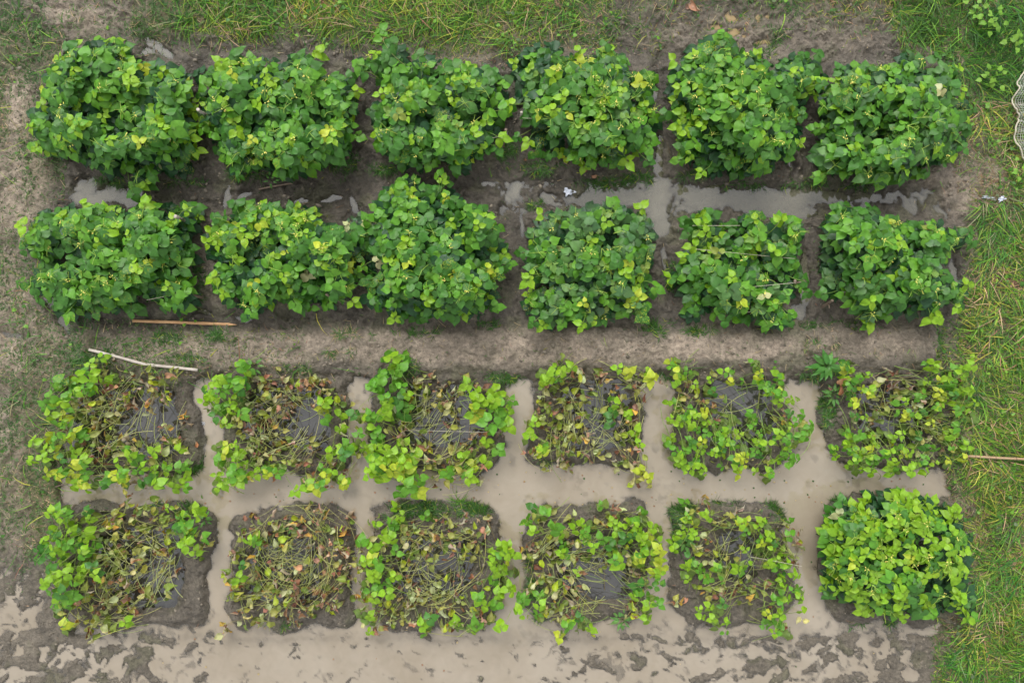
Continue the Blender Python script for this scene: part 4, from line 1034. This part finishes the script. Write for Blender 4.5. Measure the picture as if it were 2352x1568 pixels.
STRINGS = [(929, 988, 1148, 993, .13, 'thin white string stretched over the dark pool of the third bed in third row'),
    (1061, 330, 1160, 311, .22, 'string tied to the stake at right edge of the third top-row patch'),
    (1200, 271, 1232, 272, .24, 'short string at left edge of the fourth top-row patch'),
    (1317, 329, 1427, 338, .3, 'string across the lower middle of the fourth top-row patch'),
    (1380, 272, 1422, 275, .32, 'short string in the middle of the fourth top-row patch'),
    (2002, 363, 2134, 352, .32, 'string across lower part of the top right bean patch'),
    (337, 689, 416, 672, .3, 'string tied to the stake at lower right of the second row left patch'),
    (1590, 518, 1700, 518, .3, 'upper string of the gappy second row patch'),
    (1598, 572, 1826, 594, .28, 'second string from the top across the gappy second row patch'),
    (1700, 661, 1828, 649, .3, 'third string from the top in the gappy second row patch, tied to the cut stake'),
    (1690, 718, 1766, 714, .26, 'lowest string of the gappy second row patch'),
    (1724, 1278, 1842, 1300, .22, 'thin string across the fifth bed of the bottom row')]
sm, nt_, out_ = newmat('string'); b_ = N(nt_, 'ShaderNodeBsdfPrincipled'); b_.inputs['Roughness'].default_value = .8
nz_ = N(nt_, 'ShaderNodeTexNoise'); nz_.inputs['Scale'].default_value = 70
nt_.links.new(mixc(nt_, nz_.outputs['Fac'], lin(150, 142, 120), lin(205, 198, 180)), b_.inputs['Base Color']); nt_.links.new(b_.outputs[0], out_.inputs['Surface'])
M['string'] = sm
for xa, ya, xb, yb, z, lab in STRINGS:
    a, b = np.array(W(xa, ya, z)), np.array(W(xb, yb, z)); pts = curve_pts(a, b, -.006, 14) - a
    V, F, tri = loft(pts, [.0015] * 14, [.0015] * 14, 6)
    o = pydata('string', V, F + tri, sm, None, a); tag(o, lab, 'string', 'strings strung between stakes')

# ------------------------------------------------------------------ net with its rope at the right edge
rope = [(2356, 158), (2340, 180), (2334, 192), (2338, 204), (2329, 220), (2327, 240), (2336, 254), (2347, 267), (2338, 280), (2333, 300), (2336, 324), (2344, 342), (2354, 360), (2372, 378), (2400, 390)]
rx = np.interp(np.linspace(0, 14, 70), range(15), [p[0] for p in rope]); ry = np.interp(np.linspace(0, 14, 70), range(15), [p[1] for p in rope])
for _ in range(2): rx[1:-1] = (rx[:-2] + 2 * rx[1:-1] + rx[2:]) / 4; ry[1:-1] = (ry[:-2] + 2 * ry[1:-1] + ry[2:]) / 4
sc_ = (H - .09) / H; rx = CX + (rx - CX) * sc_; ry = CY + (ry - CY) * sc_
rz = hz(rx, ry) + .055 + .012 * np.sin(np.arange(70) * .5)
rp = np.stack([(rx - CX) / K, (CY - ry) / K, rz], 1)
nroot = empty('garden_net', rp[30]); tag(nroot, 'crumpled fine white net with a thick border cord lying on grass at the right edge', 'net')
pv, pf, pt = loft(rp - rp[30], [.0055] * 70, [.0055] * 70, 8); pydata('border_cord', pv, pf + pt, sm, nroot)
tb = Tubes(); sc = lin(190, 192, 180)
for i in range(0, 70, 1):
    a = rp[i]; b = a + np.array([.42 + .1 * math.sin(i * .3), -.06 * math.sin(i * .2), 0]); pts = curve_pts(a, b, .0, 9, .04 * math.sin(i))
    pts[1:, 2] += .012 * np.sin(np.arange(1, 9) * 1.3 + i * .4); tb.add(pts, .0011, .0011, sc)
for j in range(1, 22):
    pts = rp[::2] + np.array([j * .02, 0, .006 * math.sin(j)]); tb.add(pts, .0011, .0011, sc)
s = tb.build('netting', nroot, rp[30]); tag(s, kind='stuff')

# ------------------------------------------------------------------ weeds
wl_v, wl_f, wl_uv = leaflet('fresh', 99); wl_v = wl_v * np.array([1, .42, .8])
weed_me = mesh_np('leaf', wl_v, wl_f, M['leafo'], None, True, wl_uv)
WEEDS = [(1896, 838, .11, 16, 'large star-shaped broadleaf weed on the bank above the third row right bed', 'big'),
    (592, 840, .055, 8, 'small green weed above the second bed of the third row', 's'),
    (466, 1152, .05, 8, 'small star weed on the grassy top corner of the bottom left bed', 's'),
    (479, 1187, .05, 9, 'pale star weed on the right rim of the bottom left bed', 's'),
    (681, 1202, .04, 8, 'tiny star weed inside the upper rim of the second bottom-row bed', 's'),
    (1424, 1418, .07, 12, 'leafy weed on the lower rim of the fourth bottom-row bed', 's'),
    (1566, 1238, .075, 14, 'broadleaf weed on the left rim of the fifth bottom-row bed', 's'),
    (1905, 905, .06, 12, 'weed on the left rim of the third row right bed', 's'),
    (1700, 1290 + 200, .0, 0, '', ''),
    (2280, 48, .08, 14, 'bright broadleaf weed standing in the top right tall grass', 'br'),
    (2286, 178, .075, 12, 'yellow-green weed in the grass left of the net', 'br'),
    (2341, 92, .08, 10, 'bright weed at the right edge in the tall grass above the net', 'br'),
    (2252, 20, .07, 10, 'bright weed at the top edge in the top right grass', 'br'),
    (2345, 395, .06, 8, 'bright leafy weed below the net at the right edge', 'br'),
    (2300, 855, .045, 7, 'small round-leaved weed in the grass right of the third row', 'br'),
    (629, 420, .04, 7, 'tiny green weed beside the pale stick', 's')]
for x, y, L, nl, lab, k in WEEDS:
    if not nl: continue
    if k in ('big', 'br'): x, y = CX + (x - CX) * (H - .14) / H, CY + (y - CY) * (H - .14) / H
    g = gpt(x, y, 0); lift = .12 if k in ('big', 'br') else .03
    root = empty('weed', g); tag(root, lab, 'weed')
    base = {'big': lin(74, 128, 52), 's': lin(92, 140, 66), 'br': lin(112, 156, 50)}[k]
    for i in range(nl):
        a = i * 2.4 + random.uniform(-.2, .2); ring = i / nl
        o = bpy.data.objects.new('leaf', weed_me if k != 'br' else LV['fresh'][i % 9][3]); o.parent = root
        rr = (.01 + .03 * random.random()) if k != 'br' else .09 * random.random()
        o.location = (math.cos(a) * rr, math.sin(a) * rr, lift * (.5 + .5 * ring) + .01)
        o.rotation_euler = (random.uniform(-.3, .3), random.uniform(-.15, .45) - .4 * ring, a); l = L * random.uniform(.7, 1.05) * (1 if k != 'br' else .6); o.scale = (l, l, l)
        c = jit(base, .15); o.color = (*c, 1); col.objects.link(o)
    tb = Tubes(); tb.add(curve_pts((0, 0, -.005), (0.004, 0, lift + .01), 0, 4), .004, .0025, lin(100, 130, 60)); tb.build('stem', root)

# ------------------------------------------------------------------ litter: dead leaves and scraps of plastic
big_v, big_f, big_uv = leaflet('dry', 5); big_me = mesh_np('dry_leaf', big_v * np.array([1, 1.2, .5]), big_f, M['dryo'], None, True, big_uv)
for x, y, L, a, c, lab in ((1580, 14, .10, -.9, CBL, 'upper pale brown dead leaf on mud at the top edge'), (1573, 26, .085, .6, lin(170, 140, 124), 'lower pinkish dead leaf on mud at the top edge'),
    (1342, 400, .07, 1.9, CBL, 'larger dry brown leaf on soil below the fourth top-row patch'), (1358, 409, .05, .1, CBL, 'smaller dry brown leaf just right of a larger one below the fourth top-row patch'),
    (1203, 370, .035, .5, CB, 'small brown leaf on mud between third and fourth top-row beds'), (457, 1024, .045, 1.2, lin(176, 120, 80), 'orange-brown leaf on the right rim of the third row left bed'),
    (442, 1067, .04, 2.2, lin(176, 120, 80), 'small tan leaf on lower right rim corner of the third row left bed'), (1690, 1166, .055, .2, lin(160, 136, 124), 'greyish brown leaf on upper rim of the fifth bottom-row bed'),
    (279, 1162, .05, .7, lin(196, 160, 118), 'cream-coloured leaf on upper rim of the bottom left bed'), (98, 930, 0, 0, CB, '')):
    if not L: continue
    o = link('dry_leaf', big_me); o.location = gpt(x, y, .012); o.rotation_euler = (random.uniform(-.3, .3), random.uniform(-.2, .2), a); o.scale = (L, L, L); o.color = (*c, 1)
    tag(o, lab, 'dead leaf', 'dead leaves lying on the mud')
pm_, nt_, out_ = newmat('plastic_film'); b_ = N(nt_, 'ShaderNodeBsdfPrincipled'); b_.inputs['Roughness'].default_value = .3
nz_ = N(nt_, 'ShaderNodeTexNoise'); nz_.inputs['Scale'].default_value = 40
nt_.links.new(mixc(nt_, nz_.outputs['Fac'], lin(130, 140, 160), lin(225, 228, 235)), b_.inputs['Base Color'])
nt_.links.new(b_.outputs[0], out_.inputs['Surface'])
pw_ = pm_.copy(); pw_.name = 'white_plastic'
def scrap(x, y, sx, sy, ang, mat, lab, name='plastic_scrap', cat='plastic scrap'):
    n = 9; V, F = [], []; r = random.Random(int(x)); 
    for j in range(n):
        for i in range(n):
            u, v = i / (n - 1) - .5, j / (n - 1) - .5
            k = 1 + .5 * math.sin(7 * math.atan2(v, u) + x)*.4
            V.append((u * sx * k, v * sy * k, .010 + .010 * math.sin(9 * u + x) * math.cos(8 * v) + r.uniform(-.004, .004)))
    for j in range(n - 1):
        for i in range(n - 1): F.append((j * n + i, j * n + i + 1, (j + 1) * n + i + 1, (j + 1) * n + i))
    o = pydata(name, V, F, mat); o.location = gpt(x, y, .004); o.rotation_euler = (0, 0, ang)
    o.modifiers.new('thickness', 'SOLIDIFY').thickness = .0012
    tag(o, lab, cat); return o
o = scrap(1307, 440, .075, .06, .4, pm_, 'crumpled bluish clear plastic scrap on wet mud above the dusty patch'); o.location.z = .012
scrap(2262, 457, .09, .022, -.2, pw_, 'long white plastic strip in dry grass right of the upper channel')
scrap(2287, 461, .05, .03, .5, pw_, 'white plastic bit at the right end of the strip in the dry grass')
scrap(468, 972, .022, .022, 0, pw_, 'tiny whitish scrap at the waterline right of the third row left bed')
scrap(2346, 475, .04, .03, .2, pw_, 'white plastic bit at the right frame edge below the net')
scrap(1164, 312, .012, .03, -.3, pm_, 'small bluish tag on the stake right of the third top-row patch', 'tag_label', 'tag')
print('objects', len(bpy.data.objects))
